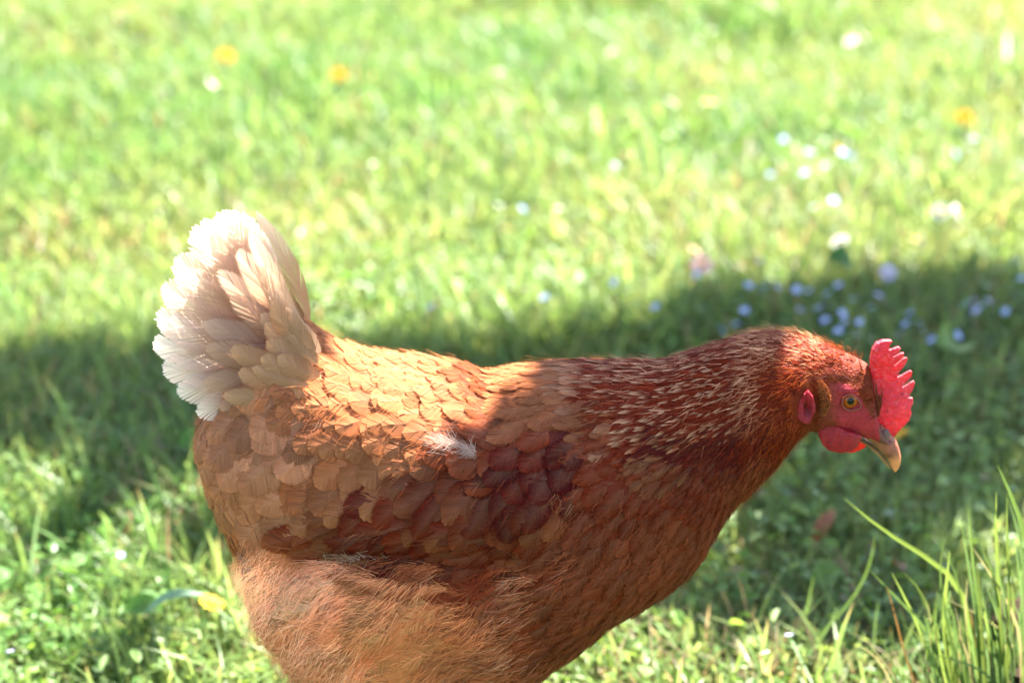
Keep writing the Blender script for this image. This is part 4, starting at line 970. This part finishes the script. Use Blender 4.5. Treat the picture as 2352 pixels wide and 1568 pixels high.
flower('dandelion', 'dandelion', 1925, 345, 'small yellow dandelion hidden among sunlit pale blue flowers', 'dandelion', size=.7)
flower('dandelion', 'dandelion', 485, 1388, 'ragged yellow dandelion in the near grass beside the hen\'s rear fluff', 'dandelion', face=(.15, .35, 0), size=.62)
flower('dandelion', 'dandelion', 2070, 1000, 'small yellow flower just behind the hen\'s beak', 'dandelion', size=.55)
SUNB = [(1860, 350), (1897, 380), (1848, 397), (1770, 402), (1945, 355), (2195, 353), (2218, 343), (1870, 475), (1915, 460), (1410, 648), (1250, 683), (990, 705), (1800, 320), (1412, 380), (1958, 360), (1200, 480), (2235, 318), (1935, 350)]
for u, v in SUNB: flower('blue_flower', 'blue', u, v, 'tiny pale blue flower catching sun in the grass', 'flower', 'pale blue flowers in the sunlit grass', size=1.0, z=random.uniform(.055, .075))
SHB = [(1755, 660), (1720, 655), (1830, 665), (1857, 668), (1925, 655), (1900, 675), (1960, 688), (2018, 678), (1838, 712), (1880, 707), (1710, 713), (2000, 707), (1935, 720), (1505, 705), (1600, 632), (1745, 600), (2335, 600), (2347, 640), (2215, 700), (2250, 705),
       (2310, 715), (2240, 715), (2235, 690), (2110, 740), (2140, 780), (2090, 720), (2065, 770), (1975, 740), (1970, 770), (1690, 745), (1895, 735), (2080, 745), (1940, 740), (2120, 760), (1925, 760), (1660, 760), (2270, 690), (2200, 770), (2020, 800), (1785, 660)]
for u, v in SHB: flower('blue_flower', 'blue', u, v, 'tiny deep blue flower in the shaded grass behind the hen\'s neck', 'flower', 'deep blue flowers in the shaded grass', size=.95, z=random.uniform(.055, .075))
flower('violet_flower', 'violet', 278, 1275, 'single pale violet flower in the grass below the tail', 'flower', size=.7)
flower('violet_flower', 'violet', 25, 1495, 'pale violet flower near the bottom corner by the hen\'s rear', 'flower', size=.7)
flower('violet_flower', 'violet', 1812, 1458, 'pale violet flower in the near grass below the breast', 'flower', size=.7)
# a few dry leaves and broad leaves standing out in the grass
def leaf(name, u, v, L, W, col, label, rot, z=.03, mat=None):
    p = on_z(u, v, z); V, cc = [], []
    for i in range(7):
        t = i/6; wv = W/2*math.sin(math.pi*min(1, t*.96+.02))**.7
        for s in (-1, 0, 1): V.append((L*(t-.5), wv*s, .18*L*math.sin(math.pi*t)+abs(s)*wv*.35)); cc.append(np.array(col)*(1.05 if s else .85))
    o = mesh_obj(name, V, grid_faces(7, 3, False), mat or M_leaf, None, col=np.array(cc), smooth=True, loc=p); o.rotation_euler = rot; o['label'] = label; o['category'] = 'leaf'
    return o
leaf('dry_leaf', 1890, 1215, .040, .012, (.30, .11, .05), 'curled reddish brown dry leaf lying in the shaded grass', (.4, -.7, .8))
leaf('dry_leaf', 2065, 1305, .022, .014, (.28, .12, .06), 'small brown dry leaf behind the tussock blades', (.3, .2, 1.8))
leaf('dry_leaf', 290, 1210, .026, .009, (.42, .28, .17), 'tan dry leaf standing on edge in the grass below the tail', (1.2, -1.2, 1.2))
leaf('broad_leaf', 1928, 600, .034, .028, (.05, .14, .025), 'dark green broad leaf under the grey side-on daisy', (.7, .3, .4), .06)
leaf('broad_leaf', 2165, 790, .05, .035, (.12, .22, .03), 'bright green broad leaf above the comb', (.9, .3, 1.2), .05)
leaf('broad_leaf', 445, 1022, .03, .026, (.10, .22, .03), 'round yellow green leaf in the grass at the sunlit edge below the tail', (.5, .1, .6), .04)
leaf('broad_leaf', 330, 1400, .03, .02, (.10, .22, .03), 'light green oval leaf in the near sunlit grass', (.5, .1, .2), .04)
leaf('broad_leaf', 400, 1385, .045, .010, (.20, .32, .20), 'pale arched blade leaf leaning against the near dandelion', (.3, -.3, .1), .055)
